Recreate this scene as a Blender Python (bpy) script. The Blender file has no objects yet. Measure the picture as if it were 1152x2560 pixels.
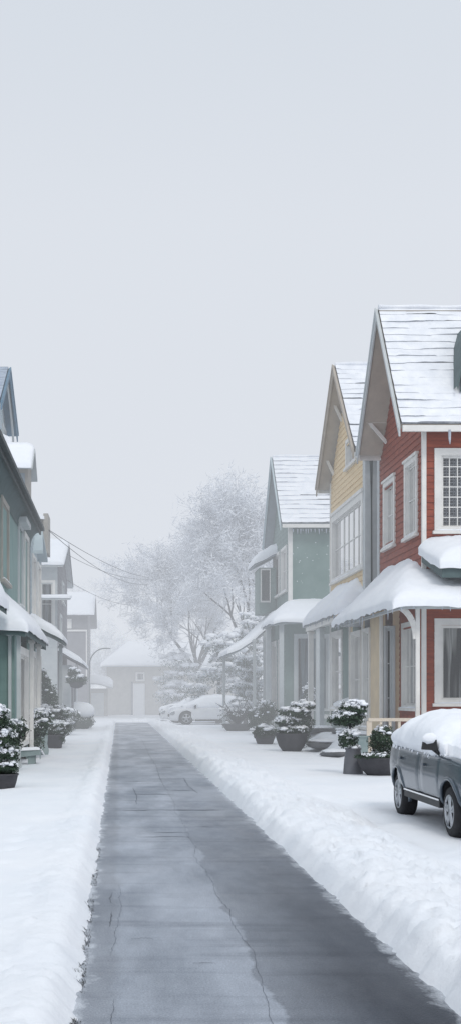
import bpy, bmesh, math, random
from mathutils import Vector, Matrix, noise as mn

R = math.radians
rnd = random.Random(7)
SC = bpy.context.scene
COL = SC.collection
V = Vector
UP = V((0, 0, 1))


def nz(x, y=0.0, z=0.0):
    return mn.noise(V((x, y, z)))


def sstep(a, b, x):
    t = max(0.0, min(1.0, (x - a) / (b - a)))
    return t * t * (3 - 2 * t)


# ------------------------------------------------------------------ materials
def newmat(name):
    m = bpy.data.materials.new(name)
    m.use_nodes = True
    nt = m.node_tree
    return m, nt, nt.nodes, nt.links, nt.nodes['Principled BSDF']


def pm(name, c1, c2=None, scale=3.0, rough=0.7, bump=0.0, bscale=30.0, stretch=(1, 1, 1), metallic=0.0, spec=0.4, detail=6.0, coat=0.0):
    m, nt, N, L, b = newmat(name)
    b.inputs['Roughness'].default_value = rough
    b.inputs['Metallic'].default_value = metallic
    b.inputs['Specular IOR Level'].default_value = spec
    if coat:
        b.inputs['Coat Weight'].default_value = coat
        b.inputs['Coat Roughness'].default_value = 0.08
    tc = N.new('ShaderNodeTexCoord')
    mp = N.new('ShaderNodeMapping')
    mp.inputs['Scale'].default_value = stretch
    L.new(tc.outputs['Object'], mp.inputs['Vector'])
    if c2 is None:
        c2 = tuple(c * 0.82 for c in c1)
    no = N.new('ShaderNodeTexNoise')
    no.inputs['Scale'].default_value = scale
    no.inputs['Detail'].default_value = detail
    no.inputs['Roughness'].default_value = 0.6
    L.new(mp.outputs[0], no.inputs['Vector'])
    cr = N.new('ShaderNodeValToRGB')
    cr.color_ramp.elements[0].position = 0.32
    cr.color_ramp.elements[1].position = 0.68
    cr.color_ramp.elements[0].color = (*c2, 1)
    cr.color_ramp.elements[1].color = (*c1, 1)
    L.new(no.outputs[0], cr.inputs[0])
    L.new(cr.outputs[0], b.inputs['Base Color'])
    if bump:
        n2 = N.new('ShaderNodeTexNoise')
        n2.inputs['Scale'].default_value = bscale
        n2.inputs['Detail'].default_value = 4
        L.new(mp.outputs[0], n2.inputs['Vector'])
        bp = N.new('ShaderNodeBump')
        bp.inputs['Strength'].default_value = bump
        bp.inputs['Distance'].default_value = 0.05
        L.new(n2.outputs[0], bp.inputs['Height'])
        L.new(bp.outputs[0], b.inputs['Normal'])
    return m


M = {}
M['snow'] = pm('snow', (0.86, 0.885, 0.93), (0.80, 0.83, 0.885), 1.2, 0.65, 0.25, 9, spec=0.25)
M['roofsnow'] = pm('roof_snow', (0.88, 0.90, 0.94), (0.74, 0.77, 0.83), 2.5, 0.65, 0.3, 12, spec=0.2)
M['lip'] = pm('shaded_shingle_edge', (0.17, 0.19, 0.23), (0.55, 0.58, 0.63), 3.0, 0.8, spec=0.2)  # snowy shingle edges, with the shadow line under each course in the colour
M['red'] = pm('red_clapboard', (0.33, 0.068, 0.030), (0.19, 0.034, 0.019), 2.2, 0.6, 0.15, 20, (1, 1, 6), spec=0.3)
M['yellow'] = pm('yellow_clapboard', (0.82, 0.64, 0.40), (0.70, 0.54, 0.33), 2.0, 0.65, 0.12, 20, (1, 1, 5), spec=0.3)
M['cream'] = pm('cream_panel', (0.72, 0.58, 0.39), (0.62, 0.50, 0.35), 2.0, 0.65, 0.1, 15, spec=0.3)
M['greentrim'] = pm('grey_green_wall', (0.20, 0.275, 0.26), (0.145, 0.21, 0.20), 1.6, 0.65, 0.15, 18, spec=0.3)
M['teal'] = pm('teal_wall', (0.24, 0.355, 0.34), (0.17, 0.275, 0.262), 1.5, 0.6, 0.15, 15, (1, 1, .4), spec=0.35)
M['paleblue'] = pm('pale_blue_wall', (0.47, 0.55, 0.585), (0.39, 0.47, 0.505), 1.4, 0.65, 0.1, 15, spec=0.3)
M['blue'] = pm('blue_board', (0.10, 0.21, 0.31), (0.075, 0.16, 0.24), 2, 0.6, spec=0.3)
M['slate'] = pm('blue_slate', (0.40, 0.46, 0.54), (0.27, 0.33, 0.42), 4, 0.7, 0.3, 20, spec=0.3)
M['grey'] = pm('grey_wall', (0.20, 0.20, 0.22), (0.15, 0.15, 0.17), 1.5, 0.7, spec=0.3)
M['greige'] = pm('beige_render', (0.42, 0.40, 0.37), (0.34, 0.325, 0.30), 1.5, 0.7, 0.1, spec=0.3)
M['white'] = pm('white_paint', (0.78, 0.77, 0.74), (0.66, 0.655, 0.64), 2.0, 0.5, 0.06, 10, spec=0.35)
M['trimgrey'] = pm('grey_white_paint', (0.55, 0.58, 0.59), (0.46, 0.495, 0.51), 2.0, 0.55, 0.06, 10, spec=0.35)
M['soffit'] = pm('soffit_board', (0.46, 0.41, 0.35), (0.37, 0.33, 0.285), 2.0, 0.7, 0.1, 8, (1, 1, 1), spec=0.25)
M['soffitblue'] = pm('pale_soffit', (0.33, 0.37, 0.40), (0.27, 0.31, 0.34), 2.0, 0.7, spec=0.25)
M['darktrim'] = pm('dark_trim', (0.05, 0.065, 0.07), (0.035, 0.045, 0.05), 3, 0.55)
M['darkteal'] = pm('dark_teal_trim', (0.08, 0.125, 0.13), (0.055, 0.09, 0.095), 3, 0.6)
M['pot'] = pm('dark_pot', (0.062, 0.062, 0.07), (0.038, 0.038, 0.045), 3, 0.75, 0.15, 25)
M['potgrey'] = pm('grey_pot', (0.16, 0.165, 0.185), (0.11, 0.115, 0.13), 2, 0.7, 0.1, 20)
M['stone'] = pm('stone', (0.13, 0.135, 0.15), (0.08, 0.085, 0.095), 2, 0.8, 0.3, 12)
M['palestone'] = pm('pale_green_stone', (0.30, 0.36, 0.36), (0.20, 0.26, 0.265), 2, 0.7, 0.2, 10)
M['leafd'] = pm('leaf_dark', (0.030, 0.050, 0.033), (0.017, 0.03, 0.022), 5, 0.55, spec=0.3)
M['leafm'] = pm('leaf_mid', (0.06, 0.10, 0.058), (0.04, 0.07, 0.045), 5, 0.55, spec=0.3)
M['leaffrost'] = pm('leaf_frosted', (0.44, 0.49, 0.53), (0.26, 0.31, 0.34), 5, 0.7, spec=0.2)
M['twig'] = pm('frosted_twig', (0.80, 0.82, 0.86), (0.58, 0.61, 0.66), 1.2, 0.8, spec=0.1)
M['bark'] = pm('bark', (0.085, 0.085, 0.10), (0.05, 0.05, 0.06), 4, 0.85, 0.4, 12, (1, 1, .3))
M['barkfrost'] = pm('bark_frosted', (0.60, 0.62, 0.66), (0.24, 0.25, 0.27), 1.6, 0.85, spec=0.1)
M['carpaint'] = pm('grey_car_paint', (0.080, 0.104, 0.132), (0.070, 0.092, 0.117), 1.5, 0.32, metallic=0.5, spec=0.5, coat=0.55)
M['whitecar'] = pm('white_car_paint', (0.70, 0.72, 0.75), (0.64, 0.66, 0.69), 1.5, 0.35, spec=0.5, coat=0.3)
M['blackplastic'] = pm('black_plastic', (0.022, 0.023, 0.026), None, 4, 0.5)
M['tyre'] = pm('rubber', (0.025, 0.026, 0.03), (0.018, 0.018, 0.02), 8, 0.8, 0.2, 40)
M['rim'] = pm('alloy', (0.52, 0.54, 0.57), (0.40, 0.42, 0.45), 6, 0.3, metallic=0.85)
M['chrome'] = pm('chrome', (0.75, 0.76, 0.78), None, 4, 0.15, metallic=1.0)
M['lampglass'] = pm('headlight_glass', (0.35, 0.38, 0.42), (0.2, 0.22, 0.25), 14, 0.1, spec=0.7)
M['carglass'] = pm('car_glass', (0.02, 0.025, 0.03), None, 2, 0.06, spec=0.8)
M['wire'] = pm('wire', (0.05, 0.05, 0.06), None, 3, 0.6)
M['railing'] = pm('cream_railing', (0.66, 0.58, 0.48), (0.55, 0.48, 0.40), 2, 0.55)
M['wood'] = pm('brown_wood', (0.20, 0.12, 0.07), (0.13, 0.075, 0.045), 2, 0.6)
M['door'] = pm('white_door', (0.80, 0.81, 0.82), (0.74, 0.75, 0.77), 1.5, 0.5)
M['grasstuft'] = pm('dry_debris', (0.17, 0.18, 0.19), (0.09, 0.095, 0.10), 8, 0.9)
M['ice'] = pm('ice', (0.55, 0.60, 0.68), None, 6, 0.15, spec=0.6)


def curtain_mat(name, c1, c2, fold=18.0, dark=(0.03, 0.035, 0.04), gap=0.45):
    """folds of cloth and gaps of dark room between them"""
    m, nt, N, L, b = newmat(name)
    tc = N.new('ShaderNodeTexCoord')
    sep = N.new('ShaderNodeSeparateXYZ')
    L.new(tc.outputs['Object'], sep.inputs[0])
    add = N.new('ShaderNodeMath')
    add.operation = 'ADD'
    L.new(sep.outputs[0], add.inputs[0])
    L.new(sep.outputs[1], add.inputs[1])
    cm = N.new('ShaderNodeCombineXYZ')
    L.new(add.outputs[0], cm.inputs[0])
    zz = N.new('ShaderNodeMath')
    zz.operation = 'MULTIPLY'
    zz.inputs[1].default_value = 0.06
    L.new(sep.outputs[2], zz.inputs[0])
    L.new(zz.outputs[0], cm.inputs[2])
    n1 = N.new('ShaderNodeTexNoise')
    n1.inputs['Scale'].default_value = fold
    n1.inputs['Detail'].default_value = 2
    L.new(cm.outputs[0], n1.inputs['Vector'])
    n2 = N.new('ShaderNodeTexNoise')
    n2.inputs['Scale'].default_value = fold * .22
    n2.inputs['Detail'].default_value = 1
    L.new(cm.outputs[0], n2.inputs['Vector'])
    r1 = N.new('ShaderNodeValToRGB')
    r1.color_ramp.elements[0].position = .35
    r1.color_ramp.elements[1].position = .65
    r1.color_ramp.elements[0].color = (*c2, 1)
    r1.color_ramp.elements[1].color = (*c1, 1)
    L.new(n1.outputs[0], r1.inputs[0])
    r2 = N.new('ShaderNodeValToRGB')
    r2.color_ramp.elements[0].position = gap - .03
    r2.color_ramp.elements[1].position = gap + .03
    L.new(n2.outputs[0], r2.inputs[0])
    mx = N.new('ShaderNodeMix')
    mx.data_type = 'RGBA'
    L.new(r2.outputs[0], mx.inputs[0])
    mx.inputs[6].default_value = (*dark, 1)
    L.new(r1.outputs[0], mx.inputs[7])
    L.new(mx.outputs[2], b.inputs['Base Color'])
    b.inputs['Roughness'].default_value = .9
    b.inputs['Specular IOR Level'].default_value = 0.05
    return m


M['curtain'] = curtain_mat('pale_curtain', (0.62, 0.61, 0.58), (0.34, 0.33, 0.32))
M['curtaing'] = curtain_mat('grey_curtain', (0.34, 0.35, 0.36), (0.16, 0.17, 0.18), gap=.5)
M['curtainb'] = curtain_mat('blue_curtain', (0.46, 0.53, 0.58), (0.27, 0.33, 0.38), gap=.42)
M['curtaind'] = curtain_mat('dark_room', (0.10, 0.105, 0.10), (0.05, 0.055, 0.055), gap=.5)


def blind_mat():
    m, nt, N, L, b = newmat('lattice_blind')
    tc = N.new('ShaderNodeTexCoord')
    br = N.new('ShaderNodeTexBrick')
    br.offset = 0
    br.inputs['Scale'].default_value = 1
    br.inputs['Brick Width'].default_value = .11
    br.inputs['Row Height'].default_value = .09
    br.inputs['Mortar Size'].default_value = .022
    br.inputs['Color1'].default_value = (.05, .055, .07, 1)
    br.inputs['Color2'].default_value = (.17, .175, .19, 1)
    br.inputs['Mortar'].default_value = (.46, .46, .48, 1)
    sep = N.new('ShaderNodeSeparateXYZ')
    L.new(tc.outputs['Object'], sep.inputs[0])
    add = N.new('ShaderNodeMath')
    L.new(sep.outputs[0], add.inputs[0])
    L.new(sep.outputs[1], add.inputs[1])
    cm = N.new('ShaderNodeCombineXYZ')
    L.new(add.outputs[0], cm.inputs[0])
    L.new(sep.outputs[2], cm.inputs[1])
    L.new(cm.outputs[0], br.inputs['Vector'])
    L.new(br.outputs['Color'], b.inputs['Base Color'])
    b.inputs['Roughness'].default_value = .8
    return m


M['blind'] = blind_mat()


def glass_mat():
    m, nt, N, L, b = newmat('window_glass')
    N.remove(b)
    tr = N.new('ShaderNodeBsdfTransparent')
    tr.inputs[0].default_value = (.88, .91, .93, 1)
    gl = N.new('ShaderNodeBsdfGlossy')
    gl.inputs['Roughness'].default_value = .03
    fr = N.new('ShaderNodeFresnel')
    fr.inputs['IOR'].default_value = 1.52
    ad = N.new('ShaderNodeMath')
    ad.inputs[1].default_value = .04
    L.new(fr.outputs[0], ad.inputs[0])
    mx = N.new('ShaderNodeMixShader')
    L.new(ad.outputs[0], mx.inputs[0])
    L.new(tr.outputs[0], mx.inputs[1])
    L.new(gl.outputs[0], mx.inputs[2])
    L.new(mx.outputs[0], N['Material Output'].inputs['Surface'])
    return m


M['glass'] = glass_mat()


def stucco_mat():
    """teal wall with flakes of snow stuck to it"""
    m, nt, N, L, b = newmat('teal_wall_snow_flecked')
    tc = N.new('ShaderNodeTexCoord')
    n1 = N.new('ShaderNodeTexNoise')
    n1.inputs['Scale'].default_value = .9
    n1.inputs['Detail'].default_value = 5
    L.new(tc.outputs['Object'], n1.inputs['Vector'])
    r1 = N.new('ShaderNodeValToRGB')
    r1.color_ramp.elements[0].position = .3
    r1.color_ramp.elements[1].position = .7
    r1.color_ramp.elements[0].color = (.085, .165, .150, 1)
    r1.color_ramp.elements[1].color = (.15, .235, .22, 1)
    L.new(n1.outputs[0], r1.inputs[0])
    vo = N.new('ShaderNodeTexVoronoi')
    vo.inputs['Scale'].default_value = 4.2
    L.new(tc.outputs['Object'], vo.inputs['Vector'])
    r2 = N.new('ShaderNodeValToRGB')
    r2.color_ramp.elements[0].position = .07
    r2.color_ramp.elements[1].position = .13
    r2.color_ramp.elements[0].color = (1, 1, 1, 1)
    r2.color_ramp.elements[1].color = (0, 0, 0, 1)
    L.new(vo.outputs['Distance'], r2.inputs[0])
    mx = N.new('ShaderNodeMix')
    mx.data_type = 'RGBA'
    L.new(r2.outputs[0], mx.inputs[0])
    L.new(r1.outputs[0], mx.inputs[6])
    mx.inputs[7].default_value = (.8, .83, .87, 1)
    L.new(mx.outputs[2], b.inputs['Base Color'])
    b.inputs['Roughness'].default_value = .7
    return m


M['stucco'] = stucco_mat()


def road_mat():
    m, nt, N, L, b = newmat('asphalt')
    tc = N.new('ShaderNodeTexCoord')
    sep = N.new('ShaderNodeSeparateXYZ')
    L.new(tc.outputs['Object'], sep.inputs[0])

    def math_(op, a, bb, clamp=False):
        n = N.new('ShaderNodeMath')
        n.operation = op
        n.use_clamp = clamp
        for i, q in enumerate((a, bb)):
            if isinstance(q, (int, float)):
                n.inputs[i].default_value = q
            elif q is not None:
                L.new(q, n.inputs[i])
        return n.outputs[0]

    def noise(scale, stretch=(1, 1, 1), detail=5, rough=.6):
        mp = N.new('ShaderNodeMapping')
        mp.inputs['Scale'].default_value = stretch
        L.new(tc.outputs['Object'], mp.inputs['Vector'])
        n = N.new('ShaderNodeTexNoise')
        n.inputs['Scale'].default_value = scale
        n.inputs['Detail'].default_value = detail
        n.inputs['Roughness'].default_value = rough
        L.new(mp.outputs[0], n.inputs['Vector'])
        return n.outputs[0]

    def ramp(src, p0, p1, c0, c1):
        r = N.new('ShaderNodeValToRGB')
        r.color_ramp.elements[0].position = p0
        r.color_ramp.elements[1].position = p1
        r.color_ramp.elements[0].color = c0 if len(c0) == 4 else (*c0, 1)
        r.color_ramp.elements[1].color = c1 if len(c1) == 4 else (*c1, 1)
        L.new(src, r.inputs[0])
        return r.outputs[0]

    def mix(f, a, bb):
        n = N.new('ShaderNodeMix')
        n.data_type = 'RGBA'
        for i, q in ((0, f), (6, a), (7, bb)):
            if isinstance(q, tuple):
                n.inputs[i].default_value = (*q, 1)
            elif isinstance(q, float):
                n.inputs[i].default_value = q
            else:
                L.new(q, n.inputs[i])
        return n.outputs[2]
    # frost film: heaviest left of the paving seam (x = 1), thin on the right
    wob = math_('MULTIPLY', math_('SUBTRACT', noise(.55, (0, 1, 0), 6, .7), .5), .55)
    xx = math_('ADD', sep.outputs[0], wob)
    seam = N.new('ShaderNodeMapRange')
    seam.inputs['From Min'].default_value = 0.985
    seam.inputs['From Max'].default_value = 1.015
    L.new(xx, seam.inputs['Value'])
    side = N.new('ShaderNodeMapRange')
    side.inputs['From Min'].default_value = 1.0
    side.inputs['From Max'].default_value = 1.75
    side.inputs['To Min'].default_value = 0.45
    side.inputs['To Max'].default_value = 0.95
    L.new(math_('ADD', sep.outputs[0], math_('MULTIPLY', math_('SUBTRACT', noise(.8, (1, .35, 1)), .5), .9)), side.inputs['Value'])
    far = N.new('ShaderNodeMapRange')  # dark lane pales with distance: low-angle sky sheen put into the colour
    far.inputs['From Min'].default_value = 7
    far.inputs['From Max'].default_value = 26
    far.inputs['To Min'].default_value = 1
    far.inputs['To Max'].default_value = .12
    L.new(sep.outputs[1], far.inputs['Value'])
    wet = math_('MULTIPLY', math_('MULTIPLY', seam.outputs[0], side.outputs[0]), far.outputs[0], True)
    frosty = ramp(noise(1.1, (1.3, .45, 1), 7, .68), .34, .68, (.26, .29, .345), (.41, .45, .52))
    streak = ramp(noise(.9, (.35, 2.6, 1), 5, .65), .52, .66, (1, 1, 1), (.60, .61, .63))
    m1 = N.new('ShaderNodeMix')
    m1.data_type = 'RGBA'
    m1.blend_type = 'MULTIPLY'
    m1.inputs[0].default_value = .75
    L.new(frosty, m1.inputs[6])
    L.new(streak, m1.inputs[7])
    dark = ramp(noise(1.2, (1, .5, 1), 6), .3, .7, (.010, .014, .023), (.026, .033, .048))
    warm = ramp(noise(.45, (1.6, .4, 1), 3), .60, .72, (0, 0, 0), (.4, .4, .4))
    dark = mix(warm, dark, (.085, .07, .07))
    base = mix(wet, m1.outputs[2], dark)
    # worn band along the left edge
    le = N.new('ShaderNodeMapRange')
    le.inputs['From Min'].default_value = -0.06
    le.inputs['From Max'].default_value = 0.02
    le.inputs['To Min'].default_value = .45
    le.inputs['To Max'].default_value = 0
    L.new(math_('ADD', sep.outputs[0], math_('MULTIPLY', math_('SUBTRACT', noise(1.3, (0.3, 1, 1), 5), .5), .35)), le.inputs['Value'])
    base = mix(le.outputs[0], base, (.18, .195, .225))
    # snow dust dragged on to both edges
    ndg = math_('MULTIPLY', math_('SUBTRACT', noise(3.5, (1.2, .8, 1), 7, .75), .5), .55)
    dl = N.new('ShaderNodeMapRange')
    dl.inputs['From Min'].default_value = -0.20
    dl.inputs['From Max'].default_value = -0.30
    L.new(math_('ADD', sep.outputs[0], ndg), dl.inputs['Value'])
    dr_ = N.new('ShaderNodeMapRange')
    dr_.inputs['From Min'].default_value = 2.04
    dr_.inputs['From Max'].default_value = 2.18
    L.new(math_('ADD', sep.outputs[0], ndg), dr_.inputs['Value'])
    base = mix(math_('MULTIPLY', math_('ADD', dl.outputs[0], dr_.outputs[0], True), .75), base, (.62, .66, .72))
    pat = ramp(noise(.65, (1.4, .5, 1), 4, .55), .46, .56, (0, 0, 0), (.30, .30, .30))
    dry = math_('SUBTRACT', 1.0, wet)
    base = mix(math_('MULTIPLY', pat, dry), base, (.14, .16, .19))
    dust = ramp(noise(2.1, (1, .5, 1), 8, .8), .60, .74, (0, 0, 0), (.34, .34, .34))
    base = mix(math_('MULTIPLY', dust, math_('MAXIMUM', dry, .25)), base, (.50, .54, .60))
    # aggregate
    ag = ramp(noise(70, (1, 1, 1), 3, .7), .38, .66, (.70, .70, .70), (1.22, 1.22, 1.22))
    m2 = N.new('ShaderNodeMix')
    m2.data_type = 'RGBA'
    m2.blend_type = 'MULTIPLY'
    m2.inputs[0].default_value = .8
    L.new(base, m2.inputs[6])
    L.new(ag, m2.inputs[7])
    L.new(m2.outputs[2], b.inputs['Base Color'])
    L.new(ramp(noise(.8, (1, .4, 1), 6), .35, .65, (.30, .30, .30), (.62, .62, .62)), b.inputs['Roughness'])
    b.inputs['Specular IOR Level'].default_value = .24
    bp = N.new('ShaderNodeBump')
    bp.inputs['Strength'].default_value = .5
    bp.inputs['Distance'].default_value = .02
    L.new(noise(45, (1, 1, 1), 4, .7), bp.inputs['Height'])
    L.new(bp.outputs[0], b.inputs['Normal'])
    return m


M['road'] = road_mat()
M['crack'] = pm('crack', (0.115, 0.128, 0.15), (0.05, 0.056, 0.07), 5, 0.9)


def ground_mat():
    m, nt, N, L, b = newmat('snow_cover')
    tc = N.new('ShaderNodeTexCoord')

    def noise(scale, detail, rough=.6):
        n = N.new('ShaderNodeTexNoise')
        n.inputs['Scale'].default_value = scale
        n.inputs['Detail'].default_value = detail
        n.inputs['Roughness'].default_value = rough
        L.new(tc.outputs['Object'], n.inputs['Vector'])
        return n.outputs[0]
    r = N.new('ShaderNodeValToRGB')
    r.color_ramp.elements[0].position = .3
    r.color_ramp.elements[1].position = .7
    r.color_ramp.elements[0].color = (.795, .83, .885, 1)
    r.color_ramp.elements[1].color = (.865, .885, .925, 1)
    L.new(noise(.5, 5), r.inputs[0])
    L.new(r.outputs[0], b.inputs['Base Color'])
    b.inputs['Roughness'].default_value = .6
    b.inputs['Specular IOR Level'].default_value = .25
    b1 = N.new('ShaderNodeBump')
    b1.inputs['Strength'].default_value = .5
    b1.inputs['Distance'].default_value = .03
    L.new(noise(16, 9, .78), b1.inputs['Height'])
    L.new(b1.outputs[0], b.inputs['Normal'])
    return m


M['ground'] = ground_mat()


# ------------------------------------------------------------------ mesh helpers
ROOT = {}


def tag(o, label=None, cat=None, group=None, kind=None):
    if label:
        o['label'] = label
    if cat:
        o['category'] = cat
    if group:
        o['group'] = group
    if kind:
        o['kind'] = kind
    return o


def thing(name, loc, label, cat, group=None):
    o = bpy.data.objects.new(name, None)
    o.empty_display_size = .3
    COL.objects.link(o)
    o.location = loc
    ROOT[o.name] = V(loc)
    return tag(o, label, cat, group)


class MB:
    """gathers shapes in world space; build() links them as one mesh object"""

    def __init__(s):
        s.v, s.f, s.m, s.s = [], [], [], []

    def poly(s, pts, mi=0, sm=False):
        i = len(s.v)
        s.v += [tuple(p) for p in pts]
        s.f.append(tuple(range(i, i + len(pts))))
        s.m.append(mi)
        s.s.append(sm)

    def hexa(s, p, mi=0):
        """8 corners: bottom ring then top ring"""
        i = len(s.v)
        s.v += [tuple(q) for q in p]
        for a in ((0, 3, 2, 1), (4, 5, 6, 7), (0, 1, 5, 4), (1, 2, 6, 5), (2, 3, 7, 6), (3, 0, 4, 7)):
            s.f.append(tuple(i + k for k in a))
            s.m.append(mi)
            s.s.append(False)

    def box(s, x0, y0, z0, x1, y1, z1, mi=0):
        s.hexa([(x0, y0, z0), (x1, y0, z0), (x1, y1, z0), (x0, y1, z0), (x0, y0, z1), (x1, y0, z1), (x1, y1, z1), (x0, y1, z1)], mi)

    def fbox(s, F, u0, u1, z0, z1, d0, d1, mi=0):
        s.hexa([F(u0, z0, d0), F(u1, z0, d0), F(u1, z0, d1), F(u0, z0, d1), F(u0, z1, d0), F(u1, z1, d0), F(u1, z1, d1), F(u0, z1, d1)], mi)

    def beam(s, a, b, w, h, mi=0):
        """square bar between two points, h measured upward from the line"""
        a, b = V(a), V(b)
        d = (b - a).normalized()
        sd = d.cross(UP)
        if sd.length < 1e-4:
            sd = V((1, 0, 0))
        sd = sd.normalized() * w / 2
        up = sd.cross(d).normalized() * h / 2
        s.hexa([a - sd - up, a + sd - up, b + sd - up, b - sd - up, a - sd + up, a + sd + up, b + sd + up, b - sd + up], mi)

    def tube(s, pts, rad, n=6, mi=0, cap=True):
        rings = []
        pts = [V(p) for p in pts]
        for k, p in enumerate(pts):
            d = (pts[min(k + 1, len(pts) - 1)] - pts[max(k - 1, 0)]).normalized()
            a = d.cross(V((0.31, 0.17, 0.93)))
            if a.length < 1e-3:
                a = d.cross(V((1, 0, 0)))
            a.normalize()
            b = d.cross(a)
            r = rad[k] if isinstance(rad, (list, tuple)) else rad
            i = len(s.v)
            for j in range(n):
                t = 2 * math.pi * j / n
                s.v.append(tuple(p + (a * math.cos(t) + b * math.sin(t)) * r))
            rings.append(i)
        for k in range(len(rings) - 1):
            for j in range(n):
                s.f.append((rings[k] + j, rings[k] + (j + 1) % n, rings[k + 1] + (j + 1) % n, rings[k + 1] + j))
                s.m.append(mi)
                s.s.append(True)
        if cap:
            for q in (rings[0], rings[-1]):
                s.f.append(tuple(q + j for j in range(n)))
                s.m.append(mi)
                s.s.append(False)

    def lathe(s, c, prof, n=24, mi=0, axis='z', closed=True, wob=0.0):
        c = V(c)
        i0 = len(s.v)
        for (r, h) in prof:
            for j in range(n):
                t = 2 * math.pi * j / n
                rr = r * (1 + wob * nz(math.cos(t) * 2 + c.x, math.sin(t) * 2 + c.y, h * 3))
                if axis == 'z':
                    s.v.append(tuple(c + V((rr * math.cos(t), rr * math.sin(t), h))))
                else:
                    s.v.append(tuple(c + V((h, rr * math.cos(t), rr * math.sin(t)))))
        for k in range(len(prof) - 1):
            for j in range(n):
                s.f.append((i0 + k * n + j, i0 + k * n + (j + 1) % n, i0 + (k + 1) * n + (j + 1) % n, i0 + (k + 1) * n + j))
                s.m.append(mi)
                s.s.append(True)
        if closed:
            for k in (0, len(prof) - 1):
                s.f.append(tuple(i0 + k * n + j for j in range(n)))
                s.m.append(mi)
                s.s.append(False)

    def grid(s, fn, us, vs, mi=0, sm=True, mfn=None):
        i0 = len(s.v)
        nu = len(us)
        for vv in vs:
            for uu in us:
                s.v.append(tuple(fn(uu, vv)))
        for b in range(len(vs) - 1):
            for a in range(nu - 1):
                s.f.append((i0 + b * nu + a, i0 + b * nu + a + 1, i0 + (b + 1) * nu + a + 1, i0 + (b + 1) * nu + a))
                s.m.append(mfn(a, b) if mfn else mi)
                s.s.append(sm)

    def blob(s, c, r, mi=0, amp=.25, n=9, m=6, freq=2.3):
        """lumpy ellipsoid"""
        c = V(c)
        sx = rnd.random() * 50
        i0 = len(s.v)
        for b in range(m + 1):
            ph = -math.pi / 2 + math.pi * b / m
            for a in range(n):
                t = 2 * math.pi * a / n
                d = V((math.cos(t) * math.cos(ph), math.sin(t) * math.cos(ph), math.sin(ph)))
                k = 1 + amp * nz(d.x * freq + sx, d.y * freq, d.z * freq)
                s.v.append((c.x + d.x * r[0] * k, c.y + d.y * r[1] * k, c.z + d.z * r[2] * k))
        for b in range(m):
            for a in range(n):
                s.f.append((i0 + b * n + a, i0 + b * n + (a + 1) % n, i0 + (b + 1) * n + (a + 1) % n, i0 + (b + 1) * n + a))
                s.m.append(mi)
                s.s.append(True)

    def build(s, name, mats, parent=None):
        me = bpy.data.meshes.new(name)
        off = V((0, 0, 0))
        if parent is not None:
            q = parent
            while q.parent is not None:
                q = q.parent
            off = ROOT.get(q.name, off)
        me.from_pydata([(a - off.x, b - off.y, c - off.z) for a, b, c in s.v], [], s.f)
        for q in (mats if isinstance(mats, (list, tuple)) else [mats]):
            me.materials.append(M[q])
        me.polygons.foreach_set('material_index', s.m)
        me.polygons.foreach_set('use_smooth', s.s)
        me.update()
        o = bpy.data.objects.new(name, me)
        COL.objects.link(o)
        if parent is not None:
            o.parent = parent
        return o


def own_origin(o):
    """move the origin of a one-mesh thing to the foot of its own shape"""
    me = o.data
    xs = [v.co for v in me.vertices]
    c = V((sum(p.x for p in xs) / len(xs), sum(p.y for p in xs) / len(xs), min(p.z for p in xs)))
    me.transform(Matrix.Translation(-c))
    o.location = c
    return o


def frame(O, U, N):
    O, U, N = V(O), V(U), V(N)

    def F(u, z, d=0.0):
        p = O + U * u + N * d
        return V((p.x, p.y, O.z + z))
    F.U, F.N, F.O = U, N, O
    return F


# ------------------------------------------------------------------ building pieces
def clapwall(mb, F, u0, u1, z0, z1, ops=(), lim=None, board=.2, mi=0, tilt=.028, mi2=None):
    z = z0
    k = 0
    while z < z1 - 1e-4:
        zt = min(z + board, z1)
        zm = (z + zt) / 2
        a0, a1 = (u0, u1)
        b0, b1 = (u0, u1)
        if lim:
            a0, a1 = lim(z)
            b0, b1 = lim(zt)
        iv = [(a0, a1, b0, b1)]
        for (ou0, ou1, oz0, oz1) in ops:
            if oz0 < zm < oz1:
                nv = []
                for (p0, p1, q0, q1) in iv:
                    if ou1 <= min(p0, q0) or ou0 >= max(p1, q1):
                        nv.append((p0, p1, q0, q1))
                        continue
                    if ou0 > p0:
                        nv.append((p0, ou0, q0, ou0))
                    if ou1 < p1:
                        nv.append((ou1, p1, ou1, q1))
                iv = nv
        t = tilt * (1 + .35 * nz(k * 3.1, z0))
        for (p0, p1, q0, q1) in iv:
            if p1 - p0 < .01 and q1 - q0 < .01:
                continue
            mb.poly([F(p0, z, t), F(p1, z, t), F(q1, zt, 0.002), F(q0, zt, 0.002)], mi)
            if tilt > .01:
                mb.poly([F(p0, z, 0.0), F(p1, z, 0.0), F(p1, z, t), F(p0, z, t)], mi)
        z = zt
        k += 1


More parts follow.
